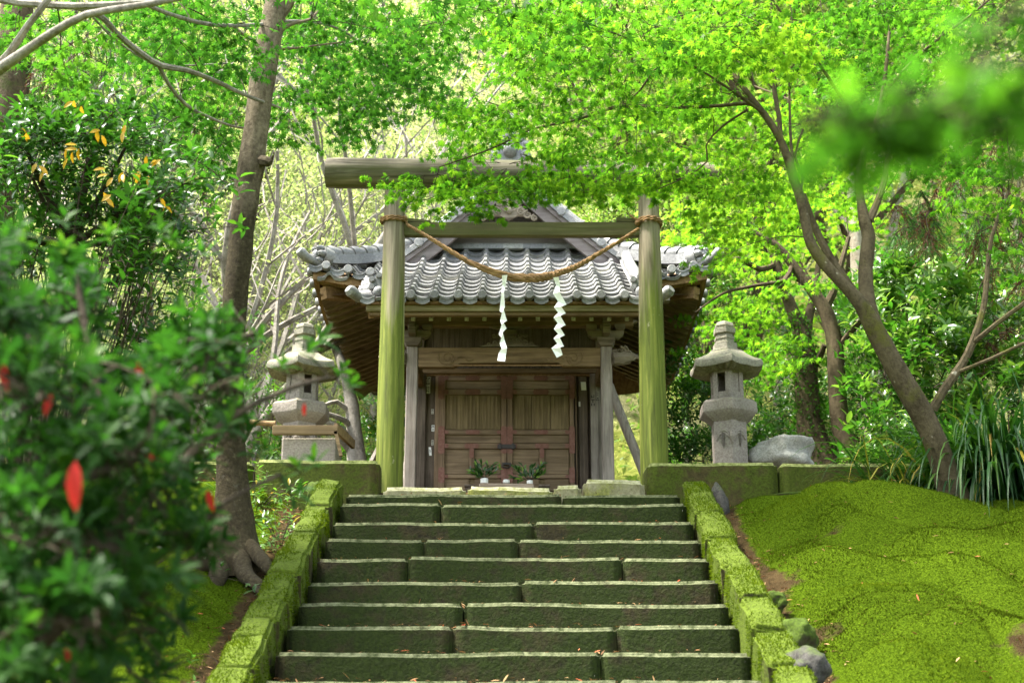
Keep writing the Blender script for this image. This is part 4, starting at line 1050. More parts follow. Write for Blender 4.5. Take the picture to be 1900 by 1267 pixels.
# doors
def door(o_, inn):                # o_/inn: photo columns of the outer and the meeting stile edges
    sg = 1 if inn > o_ else -1
    X_ = lambda u: o_+sg*u         # u px from the outer edge
    Wd = abs(inn-o_)
    def piece(name, u0, y0, u1, y1, Yq, dp, mat, par, bev=.003):
        a, b = sorted((X_(u0), X_(u1))); return box_px(name, a, y0, b, y1, Yq, dp, mat, par, bev)
    dr = piece('door', 0, 697, Wd, 910, YW+.03, .02, G['doorp'], hall, 0)
    piece('stile', 0, 697, 10, 910, YW-.012, .04, G['doorz'], dr); piece('stile', Wd-10, 697, Wd-.4, 910, YW-.012, .04, G['doorz'], dr)
    for y0, y1 in ((697,705.5),(722,732),(797,806),(822,832),(880,887)): piece('rail', 10.2, y0, Wd-10.2, y1, YW-.010, .036, G['doorx'], dr)
    mid = Wd*.485
    piece('mullion', mid-5, 832.2, mid+5, 879.8, YW-.006, .03, G['doorz'], dr)
    piece('panel', 10.5, 706, Wd-10.5, 721.5, YW+.012, .015, G['doorx'], dr); piece('panel', 10.5, 806.5, Wd-10.5, 821.5, YW+.012, .015, G['doorx'], dr)
    n = 3
    for i in range(n):
        u0 = 10.5+(Wd-21)*i/n; u1 = 10.5+(Wd-21)*(i+1)/n
        pl_ = piece('plank', u0+.3, 732.4, u1-.3, 796.6, YW+.010+.002*(i%2), .018, G['doorp'], dr)
        for j in range(1, 5): 
            u = u0+(u1-u0)*j/5; piece('reed', u-1.5, 733, u+1.5, 796, YW+.006, .006, G['doorp'], pl_, .002)
    for u0, u1, mt in ((10.5,mid-5.3,'doorx'),(mid+5.3,Wd-10.5,'doorx')):
        piece('panel', u0, 832.5, u1, 879.5, YW+.012, .015, G[mt], dr); piece('panel', u0, 887.5, u1, 910, YW+.012, .015, G[mt], dr)
    c = (Wd)/2
    def fit(u0, y0, u1, y1, notch=True):
        a, b = sorted((X_(u0), X_(u1))); q0 = P(a,y0,YW-.014); q1 = P(b,y1,YW-.014); mb = MB(); e = min(.012, (q1.x-q0.x)*.2)
        hz_ = (q0.z-q1.z); 
        if q1.x-q0.x > hz_: poly = [(q0.x,q1.z+hz_*.5),(q0.x+e,q1.z+hz_*.85),(q0.x+e*.8,q0.z),(q1.x-e*.8,q0.z),(q1.x-e,q1.z+hz_*.85),(q1.x,q1.z+hz_*.5),(q1.x-e,q1.z+hz_*.15),(q1.x-e*.8,q1.z),(q0.x+e*.8,q1.z),(q0.x+e,q1.z+hz_*.15)]
        else: wz_ = q1.x-q0.x; poly = [(q0.x,q1.z+e),(q0.x+wz_*.5,q1.z),(q1.x,q1.z+e),(q1.x,q0.z-e),(q0.x+wz_*.5,q0.z),(q0.x,q0.z-e)]
        mb.prism(poly, YW-.0165, YW-.0125)
        for fx in (.15,.85):
            for fz in (.25,.75): mb.ball((q0.x+(q1.x-q0.x)*fx, YW-.0165, q1.z+hz_*fz), .003, 6, 4)
        mb.build('metal_fitting', G['copper' if y0 > 785 else 'copperd'], dr)
    fit(c-14,696.8,c+14,706); fit(c-15,722,c+15,732); fit(c-14,797.5,c+14,805.5); fit(mid-14,822.5,mid+14,831.5); fit(mid-4,831,mid+4,850)
    for u0, u1 in ((-.5,10.5),(Wd-10.5,Wd+.1)):
        fit(u0,697,u1,741); fit(u0,790,u1,842); fit(u0,866,u1,896)
    for y0, y1 in ((722.5,731.5),(797.5,805.5),(822.5,831.5),(880.5,886.5)):
        fit(10,y0,18,y1); fit(Wd-18,y0,Wd-10,y1)
    for y in (700.5,): fit(10,y-3.5,19,y+4); fit(Wd-19,y-3.5,Wd-10,y+4)
    return dr
d1 = door(814, 940); d2 = door(1066.5, 941)
mb = MB(); a = P(923,824,YW-.03); b = P(957,832,YW-.03); mb.box(a.x,b.x,YW-.032,YW-.02,b.z,a.z)
for q in (928,952): p = P(q,828,YW-.03); mb.box(p.x-.012,p.x+.012,YW-.04,YW-.018,p.z-.03,p.z+.03)
mb.build('bolt', G['iron'], d1, .003)
mb = MB(); p = P(940,862,YW-.03); mb.tube([p+Vector((.042*math.cos(R(a_)),-.01,.035*math.sin(R(a_)))) for a_ in range(180,361,15)], [.009]*13, 6); mb.box(p.x-.045,p.x+.045,YW-.045,YW-.018,p.z,p.z+.02); mb.build('padlock', G['iron'], d1)
# leaning braces
for (x0,y0,Y0),(x1,y1,Y1) in (((1130,715,13.2),(1196,880,13.0)),((757,860,13.2),(745,905,13.0))):
    mb = MB(); a = P(x0,y0,Y0); b = P(x1,y1,Y1); b = b+(b-a)*.2; mb.tube([a.lerp(b,i/10) for i in range(11)], [.045]*11, 10, True, .06, 2, 3); mb.build('brace', G['wz'], hall)
mb = MB(); a = P(712,812,13.9); b = P(684,868,13.7); mb.bar(a, b+(b-a)*.3, .03, .12, (0,1,0)); mb.build('brace', G['wz'], hall)
# ------------------------------------------------------------------ offerings in front of the doors
YA = 12.55
a = P(889,896,YA); b = P(991,914,YA); mb = MB(); mb.box(a.x,b.x,YA,YA+.35,b.z-.25,a.z); o = mb.build('offering_table', G['altar'], None, .01, stone_disp(.006,8,3,2)); tag(o, 'pale worn offering table standing before the shrine doors', 'table')
def jar(label, x0, x1, y0, y1, kind):
    p = P((x0+x1)/2, y1, YA+.12); h = P(0,y0,YA+.12).z-p.z; r = (P(x1,y0,YA+.12).x-P(x0,y0,YA+.12).x)/2; mb = MB(); h += .0; p = Vector((p.x,p.y,a.z+.002 if False else p.z))
    if kind: mb.lathe([(r*.8,0),(r,h*.2),(r*1.02,h*.6),(r*.9,h*.9),(r*.5,h),(r*.3,h)], 16, p)
    else: mb.lathe([(r*.9,0),(r,h*.1),(r,h),(r*.86,h),(r*.84,h*.6)], 16, p)
    return p, h, mb
p1, h1, mb1 = jar('', 891, 906, 888, 897, 0); p2, h2, mb2 = jar('', 933, 946, 889.5, 897, 1); p3, h3, mb3 = jar('', 977, 989, 891.5, 898, 0)
for p_, h_, mb_, lab, sprays, wd in ((p1,h1,mb1,'white jar of dark evergreen sprigs left of the squat pot on the offering table',13,.19),(p3,h3,mb3,'white jar with spreading evergreen sprigs at the right end of the offering table',15,.21)):
    v = tag(empty('flower_vase', tuple(p_)), lab, 'vase'); mb_.build('jar', G['ceram'], v)
    L = Leaves(); sm = MB()
    for i in range(sprays):
        an = rs.uniform(-1,1); d = Vector((an*.95-(.45 if p_ is p3 else .0), rs.uniform(-.5,.4), 1-abs(an)*.72)).normalized()
        if p_ is p3 and i%3==0: d = Vector((.7,-.2,.9)).normalized()
        ln = rs.uniform(.6,1.0)*wd; base = p_+Vector((0,0,h_*.8)); tip = base+d*ln
        sm.tube([base, base.lerp(tip,.5)+Vector((0,0,.01)), tip], [.0025,.002,.0015], 4)
        for j in range(7):
            q = base.lerp(tip, .3+.7*j/6); ld = (d+Vector((rs.uniform(-.9,.9),rs.uniform(-.9,.3),rs.uniform(-.5,.5)))).normalized()
            L.add(q, ld, (rs.uniform(-.5,.5),-.9,rs.uniform(.2,1)), rs.uniform(.045,.065), rs.random()**2*.8)
    sm.build('stems', G['twig'], v); L.build('leaves', OVAL, G['gloss'], v)
tag(mb2.build('small_pot', G['ceram']), 'small squat white lidded pot in the middle of the offering table', 'pot')
for xx, lab in ((872,'dark wooden stand at the left end of the offering table'),(1010,'dark wooden stand at the right end of the offering table')):
    p = P(xx,898,YA+.1); mb = MB(); mb.box(p.x-.05,p.x+.05,YA+.1,YA+.25,p.z-.02,p.z); mb.box(p.x-.04,p.x+.04,YA+.12,YA+.23,p.z-.3,p.z-.022); o = mb.build('small_stand', G['wzd'], None, .003); tag(o, lab, 'stand')
# ------------------------------------------------------------------ plants
rp = random.Random(21); npr = np.random.default_rng(77)
def rv(a=1.0): return Vector((rp.uniform(-a,a), rp.uniform(-a,a), rp.uniform(-a,a)))
class Plant:
    def __init__(s, name, base, label, cat, group=None):
        s.root = empty(name, tuple(base)); s.limbs = []; s.twigs = MB(); s.L = Leaves(); s.nodes = []; s.slim = 1
        if label: tag(s.root, label, cat, group)
    def limb(s, pts, px=True, step=.10):
        if px: pts = [(*P(x,y,Y_), max(.0025, .5*w*s.slim*M(y,Y_))) for x,y,Y_,w in pts]
        c = catmull(pts, step); s.limbs.append(c)
        for q in c: s.nodes.append((Vector(q[:3]), q[3]))
    def near(s, p, up=True, rmax=9):
        best = None
        for q, r in s.nodes:
            if r > rmax: continue
            d = (q-p).length + (max(0, q.z-p.z)*1.2 if up else 0)
            if best is None or d < best[0]: best = (d, q, r)
        return best[1], best[2]
    def twig(s, a, b, r0, r1=.002, sag=.06, n=5, sides=4):
        a = Vector(a); b = Vector(b); m_ = (b-a).length; k = rv(.08)*m_
        pts = [a.lerp(b, i/n)+Vector((0,0,sag*m_))*math.sin(math.pi*i/n)+k*math.sin(math.pi*i/n) for i in range(n+1)]
        s.twigs.tube(pts, [r0+(r1-r0)*i/n for i in range(n+1)], sides, False)
        for p in pts[1:-1]: s.nodes.append((p, r0))
        return pts
    def maple_spray(s, c, L_, n, tint, size=.042, out=None, flat=.35):
        c = Vector(c); q, r = s.near(c); out = Vector(out) if out else (c-q)
        out = Vector((out.x, out.y, 0)); out = out.normalized() if out.length > .05 else Vector((rp.uniform(-1,1), rp.uniform(-1,1), 0)).normalized()
        st = c-out*L_*.5; s.twig(q, st, min(r*.6, .004+.0022*(st-q).length), .0028, .05, 6)
        en = c+out*L_*.5+Vector((0,0,-L_*rp.uniform(.05,.25)))
        ax = s.twig(st, en, .0028, .0012, .04, 6, 3); sd = out.cross(Vector((0,0,1)))
        n = int(n*.80); k = max(3, n//8)
        for i in range(k):
            u = (i+.5)/k; p0 = st.lerp(en, u); sg = 1 if i%2 else -1
            ln = L_*(.50-.28*abs(u-.35))*rp.uniform(.6,1.1)
            d = (out*rp.uniform(.4,.9)+sd*sg*rp.uniform(.6,1)+Vector((0,0,rp.uniform(-.28,.12)))).normalized(); e = p0+d*ln
            s.twigs.tube([p0, p0.lerp(e,.5)+Vector((0,0,.012)), e], [.0016,.0012,.0008], 3, False)
            m_ = max(2, int(n/k))
            for j in range(m_):
                v = (j+rp.random())/m_; p = p0.lerp(e, v)+rv(.018)
                a = rp.uniform(-1.1,1.1) if v < .9 else rp.uniform(-.4,.4)
                ld = d*math.cos(a)+d.cross(Vector((0,0,1)))*math.sin(a)+Vector((0,0,-rp.uniform(.05,.75)))
                nn = Vector((rp.gauss(0,flat), rp.gauss(.75,flat*1.2), 1))
                s.L.add(p+ld.normalized()*.012, ld, nn, size*1.08*rp.uniform(.72,1.15), min(1,max(0,rp.gauss(tint,.24))))
    def canopy(s, boxes):
        for x0,y0,x1,y1,Y0,Y1,cnt,L_,n,tint,size in boxes:
            for i in range(cnt):
                s.maple_spray(P(rp.uniform(x0,x1), rp.uniform(y0,y1), rp.uniform(Y0,Y1)), L_*rp.uniform(.75,1.2), n, tint+rp.uniform(-.12,.12), size)
    def shoot(s, p, d, n, ln, tint, span=.16, whorl=False, spread=.8, tj=.22, droop=.1):
        p = Vector(p); d = Vector(d).normalized(); o = d.orthogonal().normalized(); b = d.cross(o); ph = rp.random()*6.28
        for i in range(n):
            u = (i+.5)/n; a = ph+i*2.4
            rad = o*math.cos(a)+b*math.sin(a)
            if whorl: q = p+d*(.03*u*span/.16); ld = rad*(1.15-.75*u)*spread+d*(.25+.9*u)
            else: q = p+d*((u-1)*span); ld = rad*spread+d*.6
            ld = ld+Vector((0,0,-droop))+rv(.12)
            nn = d*(1-.3*u)-rad*.5+Vector((0,0,.5))+rv(.25)
            s.L.add(q, ld, nn, ln*rp.uniform(.7,1.1)*(1-.25*u if whorl else 1), min(.95,max(0,tint+tj*(u-.5)+rp.gauss(0,.09))))
    def bush(s, regions, base, ln, tint, nsh=8, whorl=False, stem_r=.012, spread=.8, span=.16, centre=None, stems=True, upb=.5, pb=.12, ps=1):
        for x0,y0,x1,y1,Y0,Y1,cnt in regions:
            cl = [(rp.uniform(x0,x1), rp.uniform(y0,y1), rp.uniform(Y0,Y1), rp.uniform(.6,1.4)) for _ in range(max(3,cnt//9))]
            for i in range(cnt):
                k = rp.choice(cl); wx = (x1-x0)*.13*k[3]; wy = (y1-y0)*.10*k[3]
                p = P(k[0]+rp.gauss(0,wx), k[1]+rp.gauss(0,wy), k[2]+rp.gauss(0,.12))
                d = Vector((rp.uniform(-.8,.8), rp.uniform(-.9,.4), upb+rp.uniform(-.3,.6))).normalized()
                if stems and rp.random() < ps:
                    b = Vector(base)+Vector((rp.uniform(-.1,.1),rp.uniform(-.1,.1),0)) if not s.nodes or rp.random()<pb else s.near(p, True)[0]
                    s.twig(b, p-d*span*.5, min(stem_r, .003+.004*(p-b).length), .002, .05, 4, 4)
                s.shoot(p, d, nsh, ln*rp.uniform(.85,1.15), tint+rp.uniform(-.15,.15), span, whorl, spread)
    def finish(s, barkm, leafm, tmpl, crown='crown', trunk='trunk', rough=.07, sides=14):
        if s.limbs:
            for i, c in enumerate(s.limbs):
                mb = MB(); big = c[0][3] > .05
                mb.tube([q[:3] for q in c], [q[3] for q in c], sides if big else 7, True, rough, i*3+1, 5 if big else 9)
                if i == 0: tr = mb.build(trunk, barkm, s.root)
                else: mb.build('limb', barkm, tr)
        if s.twigs.v:
            o = s.twigs.build('twigs', G['twig'], s.root)
        if s.L.p: s.L.build(crown, tmpl, leafm, s.root)
        return s.root
GZ = lambda p: Vector((p.x, p.y, hz(p.x, p.y)))
# ---- leaning maple on the right
t = Plant('maple_tree', P(1778,950,10.2), 'leaning maple with forked mossy trunk on the moss bank, leaves spread over the gate', 'tree'); t.slim = .77
t.limb([(1785,985,10.25,104),(1775,940,10.2,80),(1757,885,10.15,64),(1738,825,10.1,58),(1712,770,10.05,56),(1680,715,10.0,54),(1650,662,9.95,50),(1622,610,9.9,47),(1598,565,9.85,36),(1565,528,9.8,28),(1530,490,9.8,27),(1506,455,9.8,26),(1497,425,9.8,24),(1487,375,9.8,23),(1474,335,9.8,22),(1462,295,9.8,21),(1446,255,9.8,18),(1420,215,9.8,16),(1385,170,9.8,13),(1350,120,9.9,10),(1335,60,10,7)])
t.limb([(1622,605,9.92,30),(1590,550,10.0,24),(1555,500,10.05,20),(1525,450,10.1,19),(1505,405,10.1,17),(1490,360,10.05,14)])
t.limb([(1626,612,9.9,40),(1610,560,9.95,38),(1606,500,10,34),(1612,440,10.05,32),(1605,415,10.05,30),(1597,370,10.1,19),(1592,330,10.1,17),(1605,275,10.15,15),(1625,230,10.2,13),(1640,160,10.2,10),(1650,60,10.3,7)])
t.limb([(1612,410,10.05,20),(1628,375,10.1,17),(1642,330,10.15,15),(1648,280,10.2,12),(1660,200,10.2,9)])
t.limb([(1730,760,10.05,24),(1752,722,10,22),(1785,675,10,20),(1805,635,9.95,19),(1825,570,9.95,15),(1832,500,10,12),(1840,440,10,10),(1862,380,10,8),(1880,330,10,6)])
t.limb([(1805,637,9.95,14),(1850,600,9.8,12),(1900,563,9.7,11),(1970,515,9.6,9),(2060,470,9.5,6)])
t.limb([(1778,690,10,10),(1840,665,9.8,9),(1900,637,9.7,9),(1990,600,9.6,7)])
t.limb([(1402,198,9.8,11),(1385,192,9.8,10),(1340,196,9.85,9),(1260,200,9.9,8),(1195,197,10,7.5),(1150,197,10.1,7),(1095,215,10.2,6.5),(1045,228,10.3,6),(985,240,10.4,5),(930,268,10.5,4.5),(880,288,10.6,4),(815,310,10.6,3)])
t.limb([(1160,195,10.1,5),(1190,165,10,5),(1215,130,9.9,4.5),(1260,100,9.8,4)])
t.limb([(1448,258,9.8,13),(1445,215,9.85,12),(1437,170,9.9,12),(1435,110,9.9,10),(1432,40,9.9,7),(1430,-40,9.9,5)])
t.limb([(1475,335,9.8,8),(1470,290,9.9,8),(1466,240,9.95,7),(1464,130,10,4)])
t.limb([(1420,214,9.8,8),(1375,180,9.7,7),(1330,150,9.6,6),(1290,125,9.5,5),(1200,85,9.4,4),(1080,40,9.3,3)])
t.limb([(1385,205,9.8,6),(1340,235,9.9,5),(1310,270,10,4.5),(1312,300,10.05,4),(1270,330,10.2,3),(1210,355,10.4,2.5)])
t.limb([(1610,270,10.15,9),(1560,180,10,8),(1500,90,9.9,7),(1440,10,9.8,5),(1380,-80,9.7,4)])
t.limb([(1640,170,10.2,9),(1720,90,10,8),(1800,30,9.8,6),(1880,-40,9.7,4)])
t.limb([(1480,370,9.8,7),(1490,330,9.9,6.5),(1475,290,9.9,6),(1490,240,9.9,5)])
t.limb([(1620,235,10.2,7),(1560,215,11,6),(1480,190,11.6,5),(1400,160,12,4)])
t.canopy([
 # fringe hanging in front of the top beam
 (710,335,1020,366,10.1,10.9,26,.34,42,.55,.041),(1010,325,1330,356,10.1,10.8,32,.34,38,.66,.041),(770,350,900,400,10.3,10.9,9,.28,34,.5,.041),(980,355,1100,380,10.2,10.9,3,.26,28,.55,.041),(1290,360,1420,420,10.2,11,8,.4,40,.7,.041),
 (800,285,1330,335,10.1,11.0,22,.5,60,.5,.041),(740,320,850,345,10.2,10.9,4,.3,34,.5,.041),
 (850,195,1330,290,9.7,11.0,28,.6,70,.40,.042),(960,130,1330,210,9.3,10.8,24,.6,70,.42,.042),
 (960,0,1330,130,8.8,10.2,42,.62,70,.42,.043),(820,180,960,290,10.2,11.4,12,.5,60,.32,.041),
 (1280,0,1480,110,8.6,10,26,.6,70,.55,.043),(1400,60,1520,110,8.6,9.2,9,.5,60,.9,.043),
 (1300,180,1560,360,9.9,11.6,32,.6,70,.66,.041),(1310,330,1480,470,10.2,11.8,16,.5,60,.75,.041),
 (1480,0,1900,170,9.6,12.2,54,.65,76,.12,.042),(1500,150,1780,330,10.3,12.4,30,.65,76,.12,.042),(1700,150,1960,340,9.4,11.6,26,.65,76,.1,.042),
 (1800,350,2000,520,9.4,10.4,10,.5,44,.35,.042),(1760,330,1900,420,9.6,10.4,7,.5,44,.4,.042),
 (900,-260,1900,0,8.6,12.5,40,.8,60,.5,.05)])
for i in range(60): t.maple_spray((rp.uniform(-1.2,4.5), rp.uniform(4.5,9.5), rp.uniform(7.2,9.6)), 1.3, 60, .45, .062)  # extra sprays overhead, mostly out of view, added to shade steps and shrub
t.finish(G['barkm'], G['maple'], MAPLE)
# ---- maple standing outside the left edge, reaching over the path
t = Plant('maple_tree', GZ(P(-260,620,7.6)), 'maple whose grey boughs cross the upper left corner over the path', 'tree')
b0 = GZ(P(-260,620,7.6))
t.limb([(*b0[:], .15),(*P(-235,420,7.6), .13),(*P(-190,280,7.4), .12),(*P(-120,190,7.0), .09)], False)
t.limb([(-130,200,7.0,40),(-60,165,6.6,30),(0,128,6.3,22),(55,90,6.2,18),(100,60,6.1,16),(160,28,6.0,14),(240,14,6.0,13),(335,-4,6.0,11),(460,-40,6.1,8)])
t.limb([(-20,140,6.4,16),(18,98,6.3,15),(50,50,6.2,13),(92,-4,6.1,12),(130,-60,6.1,9)])
t.limb([(-150,130,7.2,22),(-40,5,7.0,18),(40,6,6.9,15),(140,12,6.8,14),(250,6,6.8,12),(330,-2,6.9,10),(450,-30,7,7)])
t.limb([(140,12,6.9,13),(188,32,7.4,12),(222,68,7.8,12),(262,100,8.0,12),(298,122,8.2,12),(345,130,8.4,10),(398,150,8.6,9),(458,178,8.9,7),(520,200,9.4,4)])
t.limb([(295,124,8.2,8),(315,160,8.4,7.5),(345,195,8.6,7),(375,212,8.8,6),(430,234,9.2,4.5),(480,240,9.6,3)])
t.limb([(268,8,6.9,8),(320,28,7.6,8),(385,45,8.4,8),(440,48,8.8,7.5),(482,46,9.1,7),(560,40,9.8,5),(640,60,10.6,4),(720,130,11,3)])
t.limb([(170,30,7.2,4),(215,75,7.8,4),(280,115,8.5,4),(340,122,9.4,3.5),(420,118,10,3)])
t.limb([(430,47,8.8,6),(470,75,9.6,6),(540,90,10.4,5),(640,82,11,4),(720,50,11.4,3)])
t.canopy([
 (100,70,200,175,7.2,8.2,7,.42,44,.72,.040),(0,20,140,80,7.4,9,10,.5,50,.6,.04),(220,10,480,120,8.4,11,34,.55,70,.34,.040),(290,130,470,210,9.4,11.4,14,.5,60,.4,.040),
 (280,190,450,260,9.4,11.2,13,.5,60,.25,.040),(270,250,420,330,9.6,11.2,10,.46,50,.25,.040),
 (520,10,760,120,9.8,12,34,.6,76,.30,.041),(560,110,800,200,10.2,12.2,26,.55,70,.26,.041),(620,190,760,260,10.4,12,8,.45,56,.24,.041),(510,160,560,270,9.8,10.6,7,.4,50,.35,.041),(700,0,980,70,9.6,11.5,18,.6,70,.5,.042),(780,90,860,180,11,12.4,7,.5,60,.22,.041),
 (-200,-260,800,-20,7.4,11,30,.8,50,.4,.05)])
for i in range(60): t.maple_spray((rp.uniform(-4.5,.5), rp.uniform(2.5,8.5), rp.uniform(6.2,9.0)), 1.3, 60, .4, .062)  # more canopy added above the view to darken the steps and near shrub
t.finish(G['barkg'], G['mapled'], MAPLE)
# ---- straight trunk on the left bank
t = Plant('tall_tree', GZ(P(430,1020,9.2)), 'tall straight tree with lichened brown trunk and spreading roots left of the steps', 'tree'); t.slim = .80
t.limb([(432,1080,9.2,190),(432,1030,9.2,140),(432,985,9.2,104),(432,930,9.2,84),(430,870,9.2,70),(428,780,9.2,62),(429,690,9.2,58),(433,600,9.2,57),(440,520,9.2,57),(449,430,9.2,57),(458,350,9.2,60),(468,298,9.2,63),(472,265,9.2,58),(480,200,9.2,57),(490,130,9.2,58),(500,70,9.2,56),(511,10,9.2,52),(520,-80,9.2,48),(530,-220,9.2,44),(540,-420,9.2,38)])
for pts in ([(455,1010,9.15,50),(480,1032,9.0,36),(500,1055,8.85,28),(512,1062,8.8,20),(522,1072,8.75,8)],[(445,1030,9.1,56),(455,1065,8.9,40),(478,1082,8.7,28),(505,1092,8.6,22),(522,1096,8.55,8)],[(465,1078,8.75,20),(490,1105,8.55,17),(512,1120,8.45,9)],
            [(400,1030,9.1,60),(360,1050,8.9,44),(310,1060,8.8,30),(260,1070,8.7,18),(215,1060,8.7,8)],[(415,1040,9.1,54),(400,1080,8.8,40),(385,1110,8.6,24),(370,1130,8.5,9)],[(385,1000,9.2,50),(340,1000,9.3,34),(300,1010,9.4,14)],[(505,1065,8.8,8),(515,1100,8.5,7),(500,1130,8.3,6),(530,1150,8.2,3)]): t.limb(pts, True, .05)
t.limb([(486,298,9.15,26),(497,300,9.1,24),(502,302,9.08,10)], True, .03); t.limb([(522,30,9.2,20),(533,14,9.2,24),(540,2,9.2,20),(560,-40,9.2,12),(620,-140,9.2,8)]); t.limb([(500,75,9.2,14),(528,52,9.2,10),(550,42,9.3,8),(575,36,9.5,6),(600,10,9.7,4)])
t.limb([(500,95,9.3,8),(560,88,9.5,5),(640,78,9.8,4)])
t.canopy([(540,-20,640,40,9.4,10,4,.4,44,.45,.04),(300,-420,800,-120,8.4,10.5,22,.8,50,.4,.05)])
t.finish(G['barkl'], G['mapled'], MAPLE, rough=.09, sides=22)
# ---- trees behind the right hand lantern
def simple_tree(name, label, limbs, sprays, barkm, leafm, tmpl=MAPLE, cat='tree', rough=.08):
    x,y,Y_,w_ = limbs[0][0]; t = Plant(name, GZ(P(x,y,Y_)), label, cat)
    for l in limbs: t.limb(l)
    t.canopy(sprays); return t
t = simple_tree('ivy_tree', 'thick ivy clad trunk rising behind the pale boulder and forking above the lantern roof',
 [[(1535,890,13.6,90),(1518,840,13.6,62),(1503,790,13.6,50),(1497,730,13.6,44),(1496,680,13.6,42),(1492,640,13.6,36),(1480,600,13.6,26),(1458,545,13.6,20),(1440,490,13.6,18),(1428,450,13.6,15),(1400,400,13.6,12)],
  [(1492,640,13.6,24),(1500,590,13.7,18),(1512,540,13.8,14),(1520,480,13.9,9)],[(1440,490,13.6,12),(1410,500,13.5,11),(1370,480,13.4,9),(1325,490,13.3,7)],[(1498,690,13.6,16),(1520,665,13.5,13),(1530,640,13.4,10)]],
 [(1290,540,1480,610,13.2,15,16,.7,64,.62,.046),(1300,600,1560,690,13,15,16,.7,64,.5,.046),(1400,630,1560,690,12.6,13.4,9,.6,60,.55,.042),(1280,640,1320,720,14,15,4,.5,50,.5,.046),(1330,420,1480,520,13.5,15.5,11,.7,60,.75,.046),(1250,360,1420,470,13.5,16,16,.7,60,.8,.046)], G['barkd'], G['maple'])
for i in range(420):
    q, r = rp.choice([n_ for n_ in t.nodes if n_[1] > .07]); d = Vector((rp.uniform(-1,1), rp.uniform(-1,.3), rp.uniform(-.2,.5))).normalized()
    for j in range(4): t.L.add(q+d*r*1.02+rv(.05), d+rv(.8), d+rv(.5), .026, rp.random()*.4)
t.finish(G['barkd'], G['maple'], MAPLE)
t = simple_tree('curved_tree', 'slim dark tree with a bowed trunk between the ivy clad trunk and the leaning maple',
 [[(1610,890,13.2,70),(1585,850,13.2,46),(1565,805,13.2,38),(1556,760,13.2,34),(1552,700,13.2,32),(1549,640,13.2,30),(1540,600,13.2,28),(1527,568,13.2,26),(1500,530,13.2,20),(1470,490,13.2,17),(1440,455,13.2,14),(1395,430,13.2,10)],
  [(1530,572,13.2,18),(1545,545,13.2,15),(1558,500,13.2,12),(1575,440,13.2,8)],[(1552,650,13.2,12),(1575,620,13.1,11),(1598,596,13,8)],[(1470,490,13.2,9),(1455,520,13.1,8),(1400,530,13,7),(1340,545,13,5),(1290,580,13,3)]],
 [(1440,330,1620,440,12.6,14.6,16,.7,60,.8,.046),(1420,430,1560,540,12.6,14,9,.6,56,.7,.046)], G['barkd'], G['maple'])
t.finish(G['barkd'], G['maple'], MAPLE)
t = simple_tree('pale_tree', 'straight pale trunk seen behind the fork of the leaning maple',
 [[(1625,880,15.5,54),(1618,840,15.5,44),(1612,760,15.5,36),(1608,680,15.5,32),(1602,600,15.5,30),(1594,520,15.5,27),(1588,450,15.5,24),(1580,330,15.5,20),(1570,150,15.5,16)],[(1588,450,15.5,12),(1560,400,15.5,10),(1530,380,15.5,7)]],
 [(1480,200,1760,420,14.5,17,26,.8,60,.6,.05),(1500,0,1900,220,14.5,18,30,.9,60,.3,.055)], G['barkp'], G['mapled'])
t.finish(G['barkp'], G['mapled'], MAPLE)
# ---- evergreen with yellowing leaves on the left
b = GZ(P(90,640,8.2)); t = Plant('evergreen_tree', b, 'bushy dark evergreen dotted with yellow leaves behind the blurred shrub', 'tree')
t.limb([(*b[:], .07),(*P(110,520,8.2), .055),(*P(140,400,8.2), .04),(*P(170,290,8.2), .025),(*P(190,200,8.2), .012)], False)
for x, y in ((30,230),(60,330),(240,260),(290,340),(300,420),(20,430)): t.limb([(*P(130+rp.uniform(-20,20),460,8.2), .026),(*P((130+x)/2,(440+y)/2+15,8.1), .018),(*P(x,y,7.9), .008)], False)
t.bush([(0,185,330,330,7.4,8.8,260),(0,300,350,470,7.4,8.6,300),(60,160,230,240,7.6,8.6,60),(-120,150,40,480,7.4,8.8,110),(230,250,330,420,7.4,8.2,50),(-60,440,340,640,7.8,8.8,150)], b, .085, .45, 8, False, .008, .9, .15)
for x,y in ((136,195),(180,250),(195,322),(268,328),(228,240),(120,285),(40,250),(205,365),(300,372),(150,280),(222,330),(70,310),(286,300)):
    for j in range(3): t.L.add(P(x,y,7.4)+rv(.04), rv(1)+Vector((0,0,-.8)), Vector((rp.uniform(-.4,.4),-1,.3)), .07, .98)
t.finish(G['twig'], G['ever'], OVAL)
# ---- cedars
def cedar(label, trunk, regions, brown, seed):
    x,y,Y_,w_ = trunk[0]; t = Plant('cedar_tree', GZ(P(x,y,Y_)), label, 'tree'); t.limb(trunk)
    for x0,y0,x1,y1,Y0,Y1,cnt in regions:
        for i in range(cnt):
            p = P(rp.uniform(x0,x1), rp.uniform(y0,y1), rp.uniform(Y0,Y1)); q, r = t.near(p, False)
            q = q.lerp(p, .3); t.twig(q, p, .008, .004, .1, 5, 4)
            dead = rp.random() < brown
            for k in range(9):
                d = Vector((rp.uniform(-.7,.7), rp.uniform(-.7,.7), -rp.uniform(.4,1.2))).normalized(); ln = rp.uniform(.18,.42); e = p+d*ln+Vector((0,0,-.05))
                t.twigs.tube([p, e], [.003,.001], 3, False)
                for j in range(26):
                    u = rp.random(); c = p.lerp(e, u); ld = d*.8+rv(.7)
                    t.L.add(c, ld, rv(1), rp.uniform(.04,.075), rp.uniform(.0,.28) if dead else rp.uniform(.4,1))
    t.finish(G['barkd'], G['cedar'], ([(0,-.05,0),(0,.05,0),(1,0,0)],[(0,1,2)]), 'crown'); return t
